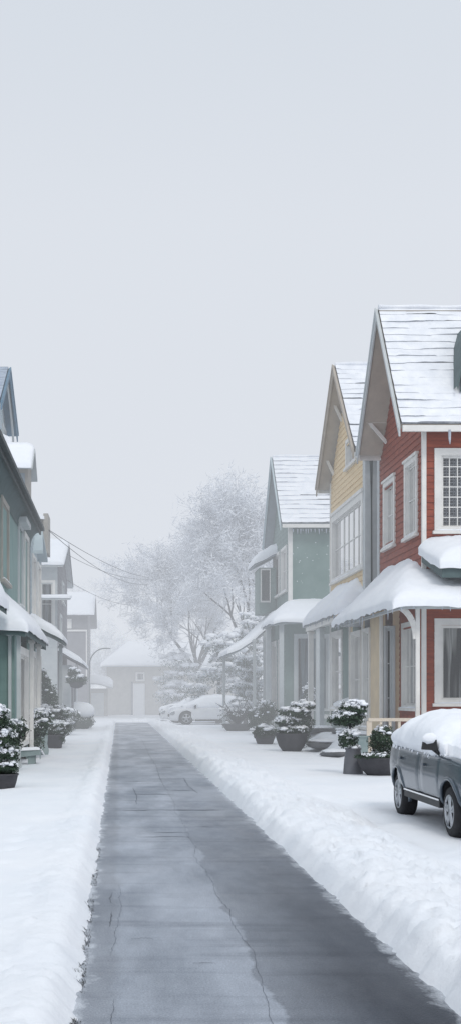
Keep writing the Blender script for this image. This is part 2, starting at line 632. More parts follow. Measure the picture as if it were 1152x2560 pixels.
def window(house, F, u0, u1, z0, z1, cw=.16, nx=2, ny=2, mats=('white', 'curtain'), sill=True, bars=.035, header=0.0, deep=.09, mull=0):
    """a window of outer casing u0..u1, z0..z1: casing + sash, pane, sill, curtain. returns the hole in the wall"""
    a0, a1, b0, b1 = u0 + cw, u1 - cw, z0 + cw * .6, z1 - cw
    mb = MB()
    mb.fbox(F, u0, a0, z0, z1, -.02, .065)
    mb.fbox(F, a1, u1, z0, z1, -.02, .065)
    mb.fbox(F, a0, a1, b1, z1, -.02, .063)
    mb.fbox(F, a0, a1, z0, b0, -.02, .063)
    if header:
        mb.fbox(F, u0 - .06, u1 + .06, z1, z1 + header, -.02, .11)
    # jambs
    mb.fbox(F, a0, a0 + .03, b0, b1, -deep - .06, .02)
    mb.fbox(F, a1 - .03, a1, b0, b1, -deep - .06, .02)
    mb.fbox(F, a0 + .03, a1 - .03, b1 - .03, b1, -deep - .06, .02)
    # sash
    sw = .055
    c0, c1, d0, d1 = a0 + .03, a1 - .03, b0, b1 - .03
    mb.fbox(F, c0, c0 + sw, d0, d1, -deep, -deep + .05)
    mb.fbox(F, c1 - sw, c1, d0, d1, -deep, -deep + .05)
    mb.fbox(F, c0 + sw, c1 - sw, d0, d0 + sw, -deep, -deep + .048)
    mb.fbox(F, c0 + sw, c1 - sw, d1 - sw, d1, -deep, -deep + .048)
    for i in range(1, nx):
        u = c0 + (c1 - c0) * i / nx
        w = bars if not (mull and i % mull == 0) else .1
        mb.fbox(F, u - w / 2, u + w / 2, d0 + sw, d1 - sw, -deep + .004, -deep + .044)
    for j in range(1, ny):
        z = d0 + (d1 - d0) * j / ny
        mb.fbox(F, c0 + sw, c1 - sw, z - bars / 2, z + bars / 2, -deep + .008, -deep + .040)
    o = mb.build('window', mats[0], house)
    g = MB()
    g.poly([F(c0 + .01, d0 + .01, -deep + .015), F(c1 - .01, d0 + .01, -deep + .015), F(c1 - .01, d1 - .01, -deep + .015), F(c0 + .01, d1 - .01, -deep + .015)])
    g.build('pane', 'glass', o)
    c = MB()
    nu = 20

    def cf(u, v):
        return F(c0 - .1 + (c1 - c0 + .2) * u, d0 - .1 + (d1 - d0 + .2) * v, -deep - .16 + .03 * math.sin(u * 40 + nz(u * 5, v) * 2))
    c.grid(cf, [i / nu for i in range(nu + 1)], [0, .5, 1])
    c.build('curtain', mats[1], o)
    if sill:
        s = MB()
        s.fbox(F, u0 - .06, u1 + .06, z0 - .09, z0, -.02, .14)
        s.build('sill', mats[0], o)
        q = MB()
        n = 14

        def sf(u, v):
            e = min(u, 1 - u) * 8
            h = .05 * min(1, e) * (math.sin(v * math.pi) ** .5 if 0 < v < 1 else 0) * (1 + .7 * nz(u * 7 + u0 * 3, z0))
            return F(u0 - .05 + (u1 - u0 + .1) * u, z0 + .003 + h, .035 + .105 * v)
        q.grid(sf, [i / n for i in range(n + 1)], [0, .15, .5, .85, 1])
        q.build('sill_snow', 'snow', o)
    return (a0, a1, b0, b1)


def gable_roof(house, xs, xe, yr, zr, yn, zn, yf, zf, exp=.35, thick=.16, mats=('roofsnow', 'lip', 'soffit'), barge='trimgrey', gutter='white', seed=0, snowcap=True, lipc=1.0):
    """ridge along x; near slope falls to yn, far slope to yf; street end at xs"""
    sg = 1 if xe > xs else -1
    Lx = abs(xe - xs)
    mb = MB()
    nx = max(6, int(Lx / .11))
    for (ye, ze, fine) in ((yn, zn, True), (yf, zf, True)):
        E, RR = V((0, ye, ze)), V((0, yr, zr))
        S = RR - E
        L = S.length
        S.normalize()
        Nn = V((0, -S.z, S.y)) if ye < yr else V((0, S.z, -S.y))
        if Nn.z < 0:
            Nn = -Nn

        def P(x, s, h):
            q = E + S * s + Nn * h
            return V((x, q.y, q.z))
        n = max(2, int(round(L / exp)))
        ex = L / n
        for c in range(n):
            s0, s1 = c * ex, (c + 1) * ex + .02
            row = []
            brk = rnd.random() * 1.2
            po, pl_ = rnd.uniform(-.03, .03), rnd.random()
            for i in range(nx + 1):
                x = xs + sg * Lx * i / nx
                xx = x * 1.0
                if abs(x - xs) > brk:
                    brk = abs(x - xs) + rnd.uniform(.45, 1.7)
                    po, pl_ = rnd.uniform(-.035, .035), rnd.random()
                j = po + nz(xx * .9, c * 7.7 + seed, ye) * .05 + nz(xx * 4, c * 3.3 + seed) * .02
                lift = .012 + lipc * (.032 * pl_ ** 2 + .055 * max(0, .12 + 1.1 * nz(xx * .6 + 9, c * 5.1 + seed, 2.0))) + (.05 if c == 0 else 0)
                row.append((x, j if c else j * .5, lift))
            for i in range(nx):
                x0, j0, l0 = row[i]
                x1, j1, l1 = row[i + 1]
                mb.poly([P(x0, s0 + j0, l0), P(x1, s0 + j1, l1), P(x1, s1, .012), P(x0, s1, .012)], 0, True)
                mb.poly([P(x0, s0 + j0 + .012, -.02), P(x1, s0 + j1 + .012, -.02), P(x1, s0 + j1, l1), P(x0, s0 + j0, l0)], 1)
        # body of the slab
        mb.poly([P(xs, 0, -.0), P(xs, L, -.0), P(xs, L, -thick), P(xs, 0, -thick)], 2)
        mb.poly([P(xe, 0, -.0), P(xe, L, -.0), P(xe, L, -thick), P(xe, 0, -thick)], 2)
        mb.poly([P(xs, 0, -.01), P(xe, 0, -.01), P(xe, 0, -thick), P(xs, 0, -thick)], 2)
        mb.poly([P(xs, 0, -thick), P(xe, 0, -thick), P(xe, L, -thick), P(xs, L, -thick)], 2)
    if snowcap:
        pts, rad = [], []
        for i in range(nx + 1):
            x = xs + sg * (Lx * i / nx)
            pts.append((x, yr, zr + .03 + .03 * nz(x * .8, seed)))
            rad.append(.035 + .07 * max(0, .5 + nz(x * .7, seed + 4)))
        mb.tube(pts, rad, 7, 0)
    o = mb.build('roof', list(mats), house)
    # bargeboards on the street gable
    for (ye, ze) in ((yn, zn), (yf, zf)):
        bb = MB()
        a, b = V((xs - sg * .03, ye, ze)), V((xs - sg * .03, yr, zr))
        S = (b - a).normalized()
        for (lo, hi, x0, x1) in ((-.30, -.02, .0, .05), (-.09, .012, .05, .09)):
            w0 = V((-sg * x0, 0, 0))
            w1 = V((-sg * x1, 0, 0))
            zl, zh = V((0, 0, lo * 1.25)), V((0, 0, hi))
            bb.hexa([a + zl + w0, a + zl + w1, b + zl + w1, b + zl + w0, a + zh + w0, a + zh + w1, b + zh + w1, b + zh + w0])
        # inner rib of the soffit against the wall
        bb.build('bargeboard', barge, o)
    if gutter:
        for (ye, ze, sy) in ((yn, zn, -1), (yf, zf, 1)):
            g = MB()
            g.box(xs + sg * .02, min(ye, ye + sy * .1), ze - .24, xe, max(ye, ye + sy * .1), ze - .06)
            g.build('gutter', gutter, o)
    return o


def hf_roof(house, x0, x1, y0, y1, zf, T=.28, name='porch_roof', mats=('darkteal', 'snow'), free='LRNF', r=.3, bulge=.07, thick=.14, nn=40, amp=.35, seed=0.0, droop=.06, icicles=False):
    """roof given as height over x, y with a rounded blanket of snow; free: sides whose rim is open (L R = low/high x, N F = near/far)"""
    def cs(a, b, n):
        return [a + (b - a) * (1 - math.cos(math.pi * i / n)) / 2 for i in range(n + 1)]
    nx = max(10, min(nn, int((x1 - x0) / .12) + 6))
    ny = max(10, min(nn, int((y1 - y0) / .2) + 6))
    xs, ys = cs(x0, x1, nx), cs(y0, y1, ny)
    mb = MB()
    mb.grid(lambda x, y: V((x, y, zf(x, y))), xs, ys)
    mb.grid(lambda x, y: V((x, y, zf(x, y) - thick)), xs, ys)
    for y in (y0, y1):
        mb.grid(lambda x, t: V((x, y, zf(x, y) - t)), xs, [0, thick], 0, False)
    for x in (x0, x1):
        mb.grid(lambda y, t: V((x, y, zf(x, y) - t)), ys, [0, thick], 0, False)
    o = mb.build(name, mats[0], house)
    if icicles:
        x = x0 + .2
        while x < x1 - .2:
            if rnd.random() < .6:
                ln = rnd.uniform(.05, .26) * (1 + nz(x * 1.3, seed))
                z = zf(x, y0) - thick - .0
                ib = MB()
                ib.tube([(x, y0 + .01, z + .03), (x, y0 + .01, z - ln * .5), (x + .004, y0 + .01, z - ln)], [.022, .016, .004], 5)
                ib.build('icicle', 'ice', o)
            x += rnd.uniform(.12, .5)
        y = y0 + .3
        while y < y1 - .2:
            if rnd.random() < .5:
                ln = rnd.uniform(.05, .24) * (1 + nz(y * 1.3, seed))
                z = zf(x0, y) - thick
                ib = MB()
                ib.tube([(x0 + .01, y, z + .03), (x0 + .01, y, z - ln * .5), (x0 + .01, y + .004, z - ln)], [.022, .016, .004], 5)
                ib.build('icicle', 'ice', o)
            y += rnd.uniform(.12, .5)
    sb = MB()

    def sf(x, y):
        ds = []
        dx = dy = 0.0
        if 'L' in free:
            ds.append(x - x0)
        if 'R' in free:
            ds.append(x1 - x)
        if 'N' in free:
            ds.append(y - y0)
        if 'F' in free:
            ds.append(y1 - y)
        e = min(ds) if ds else 9
        q = min(1.0, e / (r * (1 + .55 * nz(x * 1.3 + 5, y * 1.3, seed))))
        rim = math.sqrt(max(0, 1 - (1 - q) ** 2))
        k = 1 + amp * nz(x * .55 + seed, y * .45, seed) + amp * .35 * nz(x * 1.9, y * 1.7 + seed) + .10 * nz(x * 4.3, y * 4.3, seed) - .22 * max(0, nz(x * .9 + seed * 2, y * .9, 31) - .15)
        ob = bulge * (1 - q) * (1 if q > .02 else .75)
        if 'L' in free and x - x0 < r:
            dx -= ob * (1 - (x - x0) / r)
        if 'R' in free and x1 - x < r:
            dx += ob * (1 - (x1 - x) / r)
        if 'N' in free and y - y0 < r:
            dy -= ob * (1 - (y - y0) / r)
        if 'F' in free and y1 - y < r:
            dy += ob * (1 - (y1 - y) / r)
        dr = -droop * (1 + .8 * nz(x * 2.3, y * 2.3, seed)) if q < .02 else 0
        return V((x + dx, y + dy, zf(x, y) + .012 + T * k * rim + dr))
    sb.grid(sf, xs, ys)
    sb.build('snow_blanket', mats[1], o)
    return o


def smin(vals, k=.15):
    s = sum(math.exp(-v / k) for v in vals)
    return -k * math.log(s)


def post(house, x, y, z0, z1, w=.14, mat='white', cap=True, name='post'):
    mb = MB()
    h = w / 2
    mb.box(x - h, y - h, z0, x + h, y + h, z1)
    if cap:
        mb.box(x - h - .04, y - h - .04, z1 - .16, x + h + .04, y + h + .04, z1 - .06)
        mb.box(x - h - .03, y - h - .03, z0, x + h + .03, y + h + .03, z0 + .18)
    return mb.build(name, mat, house)


def corner_board(house, x, y, z0, z1, w=.14, mat='white'):
    mb = MB()
    mb.box(x - .035, y - .035, z0, x + w, y + w, z1)
    return mb.build('corner_board', mat, house)


def ground_z(x, y):
    """height of the snow; the ploughed road is a trench at zero"""
    el = -.27 + .05 * nz(y * .9, 3.1) + .035 * nz(y * 3.7, 8.2) + .018 * nz(y * 11, 1.2)
    er = 2.13 + .05 * nz(y * .8, 13.1) + .04 * nz(y * 2.9, 18.2) + .02 * nz(y * 9, 4.2)
    d = max(el - x, x - er)
    if y > 88:
        d = max(d, (y - 88))
    if d < 0:
        return max(-.14, d * 1.6 - .008)
    right = x > 1
    base = .10 * sstep(0, .16, d)
    if right:
        wdt = 1.5 + .4 * nz(y * .25, 5)
        bank = math.exp(-((d - .42) / .36) ** 2) * .13 + math.exp(-((d - 1.0) / .45) ** 2) * .07
        rough = sstep(.02, .25, d) * (1 - sstep(wdt * .75, wdt * 1.15, d))
        lump = (abs(nz(x * 2.6, y * 1.6, 1)) * .10 + abs(nz(x * 6, y * 5, 2)) * .085 + abs(nz(x * 12, y * 11, 5)) * .065 + nz(x * 19, y * 17, 3) * .03 + mn.cell(V((x * 23.7, y * 21.3, 1))) * .016)
        h = base + bank * (1 + .5 * nz(x * 1.1, y * .6, 7)) + rough * lump
        h += .05 * nz(x * .4, y * .22, 4) * sstep(1, 3, d)
        h += .02 * nz(x * 1.3, y * .7, 6) * sstep(1, 2, d)
        h += .035 * abs(nz(x * 2.1, y * 1.3, 26)) * sstep(.8, 1.5, d) * (1 - sstep(2.0, 2.6, d))
        h -= .07 * math.exp(-((d - 1.75 + .35 * nz(y * .5, 8)) / .22) ** 2) * sstep(-.1, .3, nz(y * .45, 3.3) + .2)
        # raised yard before the red house
        h += .55 * sstep(6.6, 7.6, x) * sstep(30.5, 33.3, y) * (1 - sstep(46, 54, y))
    else:
        bank = math.exp(-((d - .3) / .22) ** 2) * .07
        rough = sstep(.02, .2, d) * (1 - sstep(.5, .9, d))
        h = base + bank * (1 + .6 * nz(x, y * .8, 17)) + rough * (abs(nz(x * 5, y * 4, 11)) * .06 + nz(x * 12, y * 10, 12) * .022 + mn.cell(V((x * 23.7, y * 21.3, 5))) * .010)
        h += .06 * nz(x * .55, y * .28, 14) * sstep(.4, 1.5, d)
        h += .02 * nz(x * 1.7, y * .9, 16) * sstep(.3, 1.0, d)
        # an old footprint track
        h -= .045 * math.exp(-((d - 1.05 + .12 * nz(y * .5, 2)) / .13) ** 2) * sstep(.0, .25, nz(x * 2, y * 2.2, 21)) * (1 - sstep(15, 24, y))
    return h


# ------------------------------------------------------------------ camera, sky, sun
cd = bpy.data.cameras.new('camera')
cam = bpy.data.objects.new('camera', cd)
COL.objects.link(cam)
cam.location = (0, 0, 2.0)
cam.rotation_euler = (R(90), 0, 0)
cd.sensor_fit = 'VERTICAL'
cd.sensor_height = 36
cd.sensor_width = 36
cd.lens = 36 * 3000 / 2560
cd.shift_x = (576 - 298) / 2560
cd.shift_y = (1738 - 1280) / 2560
cd.clip_end = 3000
cd.clip_start = .1
SC.camera = cam

SKYL = (0.655, 0.700, 0.765)      # radiance of the overcast sky
w = bpy.data.worlds.new('World')
SC.world = w
w.use_nodes = True
N, L = w.node_tree.nodes, w.node_tree.links
bg = N['Background']
bg.inputs['Strength'].default_value = 0.1
sky = N.new('ShaderNodeTexSky')
sky.sky_type = 'NISHITA'
sky.sun_disc = False
sky.sun_elevation = R(46)
sky.sun_rotation = R(167)
sky.air_density = 1.0
sky.dust_density = 6.0
tc = N.new('ShaderNodeTexCoord')
sep = N.new('ShaderNodeSeparateXYZ')
L.new(tc.outputs['Generated'], sep.inputs[0])
cr = N.new('ShaderNodeValToRGB')
el = cr.color_ramp.elements
el[0].position = 0.0
el[0].color = (0.75, 0.782, 0.84, 1)
el[1].position = 1.0
el[1].color = (0.93, 1.0, 1.08, 1)
for p, c in ((.06, (0.75, 0.782, 0.84)), (.22, (0.722, 0.762, 0.828)), (.38, (0.69, 0.74, 0.812)), (.50, (0.66, 0.72, 0.795)), (.75, (.88, .95, 1.03))):
    e = el.new(p)
    e.color = (*c, 1)
L.new(sep.outputs[2], cr.inputs[0])
cl = N.new('ShaderNodeTexNoise')
cl.inputs['Scale'].default_value = 2.2
cl.inputs['Detail'].default_value = 3
L.new(tc.outputs['Generated'], cl.inputs['Vector'])
cr2 = N.new('ShaderNodeValToRGB')
cr2.color_ramp.elements[0].color = (9.65, 9.65, 9.68, 1)
cr2.color_ramp.elements[1].color = (10.2, 10.2, 10.18, 1)
cr2.color_ramp.elements[0].position = .3
cr2.color_ramp.elements[1].position = .7
L.new(cl.outputs[0], cr2.inputs[0])
mu = N.new('ShaderNodeMix')
mu.data_type = 'RGBA'
mu.blend_type = 'MULTIPLY'
mu.inputs[0].default_value = 1
L.new(cr.outputs[0], mu.inputs[6])
L.new(cr2.outputs[0], mu.inputs[7])
mx = N.new('ShaderNodeMix')
mx.data_type = 'RGBA'
mx.inputs[0].default_value = .05
L.new(mu.outputs[2], mx.inputs[6])
L.new(sky.outputs[0], mx.inputs[7])
L.new(mx.outputs[2], bg.inputs['Color'])

sl = bpy.data.lights.new('sun', 'SUN')
sl.energy = 1.1
sl.angle = R(16)
sl.color = (1.0, .96, .90)
so = bpy.data.objects.new('sun', sl)
COL.objects.link(so)
sd = V((.16, -.72, .74)).normalized()
so.rotation_euler = (-sd).to_track_quat('-Z', 'Y').to_euler()
so.location = (-20, -30, 60)

SC.view_settings.view_transform = 'Standard'
SC.view_settings.look = 'None'
SC.view_settings.exposure = 0
SC.view_settings.gamma = 1
SC.render.engine = 'CYCLES'
SC.cycles.use_denoising = True
SC.cycles.max_bounces = 6
SC.cycles.diffuse_bounces = 3
SC.cycles.transparent_max_bounces = 12
SC.cycles.volume_bounces = 0
SC.cycles.volume_step_rate = 1.0
SC.cycles.volume_max_steps = 256


# ------------------------------------------------------------------ haze: an absorbing, glowing volume whose density grows down the street
def make_haze():
    m = bpy.data.materials.new('haze')
    m.use_nodes = True
    nt = m.node_tree
    n, l = nt.nodes, nt.links
    n.remove(n['Principled BSDF'])
    at = n.new('ShaderNodeAttribute')
    at.attribute_name = 'density'
    ab = n.new('ShaderNodeVolumeAbsorption')
    ab.inputs['Color'].default_value = (0, 0, 0, 1)
    em = n.new('ShaderNodeEmission')  # glow put in for the sky light that haze would scatter
    em.inputs['Color'].default_value = (0.742, 0.778, 0.838, 1)
    l.new(at.outputs['Fac'], ab.inputs['Density'])
    l.new(at.outputs['Fac'], em.inputs['Strength'])
    ad = n.new('ShaderNodeAddShader')
    l.new(ab.outputs[0], ad.inputs[0])
    l.new(em.outputs[0], ad.inputs[1])
    l.new(ad.outputs[0], n['Material Output'].inputs['Volume'])
    M['haze'] = m
    g = bpy.data.node_groups.new('haze_volume', 'GeometryNodeTree')
    g.interface.new_socket('Geometry', in_out='OUTPUT', socket_type='NodeSocketGeometry')
    n, l = g.nodes, g.links
    out = n.new('NodeGroupOutput')
    vc = n.new('GeometryNodeVolumeCube')
    vc.inputs['Min'].default_value = (-45, 24, -1)
    vc.inputs['Max'].default_value = (75, 150, 60)
    vc.inputs['Resolution X'].default_value = 16
    vc.inputs['Resolution Y'].default_value = 96
    vc.inputs['Resolution Z'].default_value = 24
    pos = n.new('GeometryNodeInputPosition')
    sp = n.new('ShaderNodeSeparateXYZ')
    l.new(pos.outputs[0], sp.inputs[0])
    fc = n.new('ShaderNodeFloatCurve')
    mr = n.new('ShaderNodeMapRange')
    mr.inputs['From Min'].default_value = 24
    mr.inputs['From Max'].default_value = 150
    l.new(sp.outputs[1], mr.inputs['Value'])
    cr = n.new('ShaderNodeValToRGB')
    pts = [(24, 0.0), (32, .006), (44, .0085), (60, .0075), (72, .006), (90, .007), (112, .013), (150, .03)]
    e = cr.color_ramp.elements
    e[0].position, e[0].color = 0, (0, 0, 0, 1)
    e[1].position, e[1].color = 1, (.3, .3, .3, 1)
    for y, d in pts[1:-1]:
        q = e.new((y - 24) / 126)
        q.color = (d * 10, d * 10, d * 10, 1)
    l.new(mr.outputs[0], cr.inputs[0])
    # thicker close to the ground, far down the street
    mz = n.new('ShaderNodeMapRange')
    mz.inputs['From Min'].default_value = 0
    mz.inputs['From Max'].default_value = 14
    mz.inputs['To Min'].default_value = .125
    mz.inputs['To Max'].default_value = .085
    l.new(sp.outputs[2], mz.inputs['Value'])
    mm = n.new('ShaderNodeMath')
    mm.operation = 'MULTIPLY'
    l.new(cr.outputs[0], mm.inputs[0])
    l.new(mz.outputs[0], mm.inputs[1])
    l.new(mm.outputs[0], vc.inputs['Density'])
    n.remove(fc)
    sm = n.new('GeometryNodeSetMaterial')
    sm.inputs['Material'].default_value = m
    l.new(vc.outputs[0], sm.inputs[0])
    l.new(sm.outputs[0], out.inputs[0])
    me = bpy.data.meshes.new('haze')
    me.materials.append(m)
    o = bpy.data.objects.new('haze', me)
    COL.objects.link(o)
    md = o.modifiers.new('volume', 'NODES')
    md.node_group = g
    tag(o, 'pale snow haze thickening down the street', 'haze', kind='stuff')


make_haze()


# ------------------------------------------------------------------ ground and road
def make_ground():
    xs = [-400, -200, -100, -60, -40, -25, -16, -11, -8, -6.5, -5.5]
    x = -4.8
    while x < -2.6:
        xs.append(x)
        x += .14
    while x < 5.2:
        xs.append(x)
        x += .05
    while x < 13:
        xs.append(x)
        x += .14
    xs += [13.5, 15, 18, 24, 34, 50, 80, 140, 250, 400]
    ys = [-60, -20, -5, 0, 3, 5, 6]
    y = 6.5
    while y < 125:
        ys.append(y)
        y += .0068 * y
    ys += [130, 140, 160, 200, 260, 400, 700]
    mb = MB()
    mb.grid(lambda a, b: V((a, b, ground_z(a, b))), xs, ys)
    o = mb.build('snow_ground', 'ground')
    tag(o, 'snow covering the verges and gardens along the lane', None, kind='structure')
    o.name = 'ground'
    r = MB()
    ry = [-20 + i for i in range(0, 112)]
    r.grid(lambda a, b: V((a, b, .0)), [-.6, 0, .6, 1.2, 1.8, 2.5], [k for k in ry if k <= 90])
    # cracks lie on the asphalt as thin dark seams, 4 mm up

    def crack(pts, w0):
        fine = []
        for (ax, ay), (bx, by) in zip(pts[:-1], pts[1:]):
            n = max(2, int(math.hypot(bx - ax, by - ay) / .05))
            for i in range(n):
                t = i / n
                fine.append((ax + (bx - ax) * t, ay + (by - ay) * t))
        fine.append(pts[-1])
        row = []
        horizontal = abs(pts[-1][0] - pts[0][0]) > abs(pts[-1][1] - pts[0][1])
        for i, (a, b) in enumerate(fine):
            jx = .030 * nz(a * 2, b * 2, 2) + .012 * nz(a * 9, b * 9, 3) + .012 * nz(a * 30, b * 30, 5)
            w = w0 * (.55 + .9 * abs(nz(a * 4, b * 4, 9))) * min(1, (i + .4) / 4, (len(fine) - i - .6) / 4)
            w = max(w, .0006)
            if horizontal:
                row.append(((a, b + jx * 2.5 - w * 5), (a, b + jx * 2.5 + w * 5)))
            else:
                row.append(((a + jx - w, b), (a + jx + w, b)))
        for p, q in zip(row[:-1], row[1:]):
            r.poly([(p[0][0], p[0][1], .004), (p[1][0], p[1][1], .004), (q[1][0], q[1][1], .004), (q[0][0], q[0][1], .004)], 1)
    crack([(.96, 6.6), (.93, 7.4), (1.0, 8.4), (1.04, 9.4), (.99, 10.4), (1.02, 11), (.97, 12), (1.0, 13.2), (.96, 14), (.93, 15), (1.01, 15.8), (.98, 17), (1.0, 19), (.95, 20.5), (1.02, 22), (1.0, 25)], .0018)
    crack([(1.0, 25), (.98, 29), (1.05, 34), (1.0, 40), (1.03, 47), (1.0, 60)], .004)
    for (xa, xb, yy, ww) in ((-.12, 1.85, 20.85, .006), (.5, 1.0, 17.4, .004), (.25, 1.02, 16.9, .004), (.3, 1.1, 24.2, .008), (.1, .6, 27.8, .007), (1.0, 1.65, 25.2, .009), (1.0, 1.6, 33, .012), (.05, .8, 38, .012),
                             (-.1, 1.5, 44, .015), (.55, .72, 8.95, .0016), (.1, .28, 9.8, .0014), (1.15, 1.45, 18.2, .005), (-.1, .9, 55, .02), (.35, .7, 15.6, .002)):
        crack([(xa, yy), ((xa + xb) / 2, yy + .04), (xb, yy + .02)], ww)
    crack([(-.09, 10.3), (-.06, 10.7), (-.07, 11.1)], .004)
    crack([(-.05, 11.4), (-.08, 11.8), (-.07, 12.2)], .003)
    crack([(-.05, 9.2), (-.04, 9.9), (.0, 10.6), (.02, 11.6), (.0, 12.6)], .0014)
    crack([(-.04, 6.5), (-.05, 7.2), (-.04, 7.9)], .002)
    crack([(1.6, 24.4), (1.52, 26.5), (1.55, 29)], .006)
    crack([(.32, 22), (.34, 24), (.3, 26)], .005)
    o = r.build('road', ['road', 'crack'])
    tag(o, 'cleared narrow grey asphalt lane with cracks running to the far house', None, kind='structure')
    # dark dry debris and blades along the left edge of the asphalt
    g = MB()
    for i in range(1300):
        y = 7.2 + 9.3 * rnd.random() ** 1.3
        if nz(y * 1.1, 33) < -.18:
            continue
        k = max(.15, .55 + nz(y * 1.7, 40))
        x = -.235 - rnd.random() ** 1.6 * .085 * k
        h = .012 + .032 * rnd.random() * k
        a = rnd.random() * 6.28
        dx, dy = math.cos(a) * .006, math.sin(a) * .006
        z = max(0, ground_z(x, y)) - .01
        lx, ly = rnd.uniform(-.03, .012), rnd.uniform(-.03, .03)
        g.poly([(x - dx, y - dy, z), (x + dx, y + dy, z), (x + lx + dx * .2, y + ly, z + h)])
    o = g.build('grass', 'grasstuft')
    tag(o, 'dark dry grass and grit poking through snow along the left asphalt edge', 'dry grass', kind='stuff')


make_ground()


# ------------------------------------------------------------------ red house
def red_house():
    X, Y0, Y1, X1 = 9.1, 36.0, 42.2, 19.0
    h = thing('red_house', (X, Y0, .5), 'red clapboard house with white trimmed windows and steep snowy shingle roof', 'house')
    S = frame((X, Y0, 0), (1, 0, 0), (0, -1, 0))
    W = frame((X, Y0, 0), (0, 1, 0), (-1, 0, 0))
    sops = [window(h, S, .33, 2.0, 6.92, 9.40, .20, 5, 7, ('white', 'blind'), bars=.028),
            window(h, S, .33, 2.3, 1.75, 4.30, .20, 2, 1, ('white', 'curtain')),
            window(h, S, 4.2, 5.9, 6.92, 9.40, .20, 5, 7, ('white', 'blind'), bars=.028),
            window(h, S, 4.2, 6.1, 1.75, 4.30, .20, 2, 1, ('white', 'curtain'))]
    mb = MB()
    clapwall(mb, S, 0, X1 - X, .2, 10.25, sops, board=.205)
    mb.build('front_wall', 'red', h)
    wops = [window(h, W, .55, 2.2, 6.95, 9.35, .16, 2, 2, ('white', 'curtaing'), header=.08),
            window(h, W, 3.55, 5.25, 7.0, 9.25, .16, 2, 2, ('white', 'curtaing'), header=.08),
            window(h, W, .35, 2.55, 1.6, 4.3, .15, 4, 2, ('white', 'curtaing'))]
    mb = MB()
    yr, zr = 38.7 - Y0, 14.45

    def lim(z):
        if z < 10.2:
            return 0, Y1 - Y0
        t = (z - 10.2) / (zr - .25 - 10.2)
        return min(2.9, t * 2.85), max(2.9, (Y1 - Y0) - t * 3.4)
    clapwall(mb, W, 0, Y1 - Y0, .2, 14.1, wops, lim, .205)
    mb.box(X1, Y0, .2, X1 + .1, Y1, 10.2)
    mb.box(X + .1, Y1 - .1, .2, X1, Y1, 10.2)
    mb.build('side_wall', 'red', h)
    corner_board(h, X, Y0, .3, 10.0, .09)
    m2 = MB()
    m2.box(X - .05, Y1 - .3, 4.5, X + .05, Y1 + .02, 10.4)
    m2.build('corner_board', 'trimgrey', h)
    rf = gable_roof(h, 8.32, 19.6, 38.6, 14.45, 35.45, 10.02, 41.75, 10.42, .35, .18, seed=2)
    # timber brackets under the street overhang
    for (y, z) in ((36.4, 10.9), (40.9, 11.3), (38.6, 13.7)):
        b = MB()
        b.beam((9.1, y, z - .7), (8.45, y, z + .05), .1, .1)
        b.beam((9.1, y, z + .02), (8.4, y, z + .02), .1, .1)
        b.build('bracket', 'white', h)
    # dark dormer cheek on the near slope
    d = MB()
    pl = [(10.10, 11.25), (10.17, 11.6), (10.28, 12.2), (10.42, 12.85), (10.65, 13.4), (11.1, 13.75)]
    pl = pl + [(22.2 - a, b) for a, b in reversed(pl[:-1])]
    back = lambda z: 35.45 + (z - 10.02) / ((14.45 - 10.02) / 3.15) + .05
    for (a, b), (c, e) in zip(pl[:-1], pl[1:]):
        d.poly([(a, 35.95, b), (c, 35.95, e), (c, back(e), e), (a, back(b), b)], 0, True)
        d.poly([(a + .03, 35.95, b - .12), (c + .03, 35.95, e - .12), (c, 35.95, e), (a, 35.95, b)])
    d.poly([(a * .86 + 11.1 * .14, 36.15, b - .1) for a, b in pl])
    do = d.build('dormer', 'darkteal', rf)
    # icicle below the eave
    for (x, ln) in ((9.72, .42), (10.9, .2), (12.6, .3)):
        ic = MB()
        ic.tube([(x, 35.36, 9.82), (x, 35.36, 9.82 - ln * .6), (x + .01, 35.36, 9.82 - ln)], [.045, .04, .012], 6)
        ic.build('icicle', 'ice', rf)
    # wrap-round porch with drifted snow
    zp = lambda x, y: 4.55 + smin((1.02 * (x - 7.65), .38 * (y - 33.4), .8 * (42.9 - y)), .12) * 1.0
    pr = hf_roof(h, 7.65, 15.5, 33.4, 42.9, zp, .30, free='LNF', r=.42, bulge=.10, icicles=True, thick=.07, droop=.10, seed=3, nn=70, amp=.45, mats=('trimgrey', 'snow'))
    post(h, 8.46, 34.1, .55, 4.62, .11, 'white')
    post(h, 12.6, 34.1, .55, 4.62, .11, 'white')
    # curved bracket
    b = MB()
    pts = []
    for i in range(9):
        t = i / 8 * math.pi / 2
        pts.append((7.75 + .66 * math.sin(t) , 34.1, 4.55 - .95 * (1 - math.cos(t))))
    for a, c in zip(pts[:-1], pts[1:]):
        b.beam(a, c, .08, .16)
    b.build('bracket', 'white', h)
    bm_ = MB()
    bm_.box(7.85, 33.62, 4.42, 15.3, 33.72, 4.50)
    bm_.box(7.85, 33.72, 4.42, 7.95, 42.6, 4.50)
    bm_.build('porch_beam', 'trimgrey', h)
    dk = MB()
    dk.box(7.2, 33.45, .1, 15.4, 35.98, .62)
    dk.build('porch_floor', 'wood', h)
    # small snow-topped canopy above the porch
    zc = lambda x, y: 5.45 + .30 * (y - 33.2)
    hf_roof(h, 9.05, 12.6, 33.7, 35.98, zc, .52, 'canopy', free='LNR', r=.8, bulge=.14, thick=.30, seed=8, amp=.2, mats=('darkteal', 'snow'))
    # railing
    ra = MB()
    ra.box(6.95, 33.52, 1.27, 13.6, 33.64, 1.36)
    ra.box(6.95, 33.54, .70, 13.6, 33.62, .76)
    ro = ra.build('railing', 'railing', h)
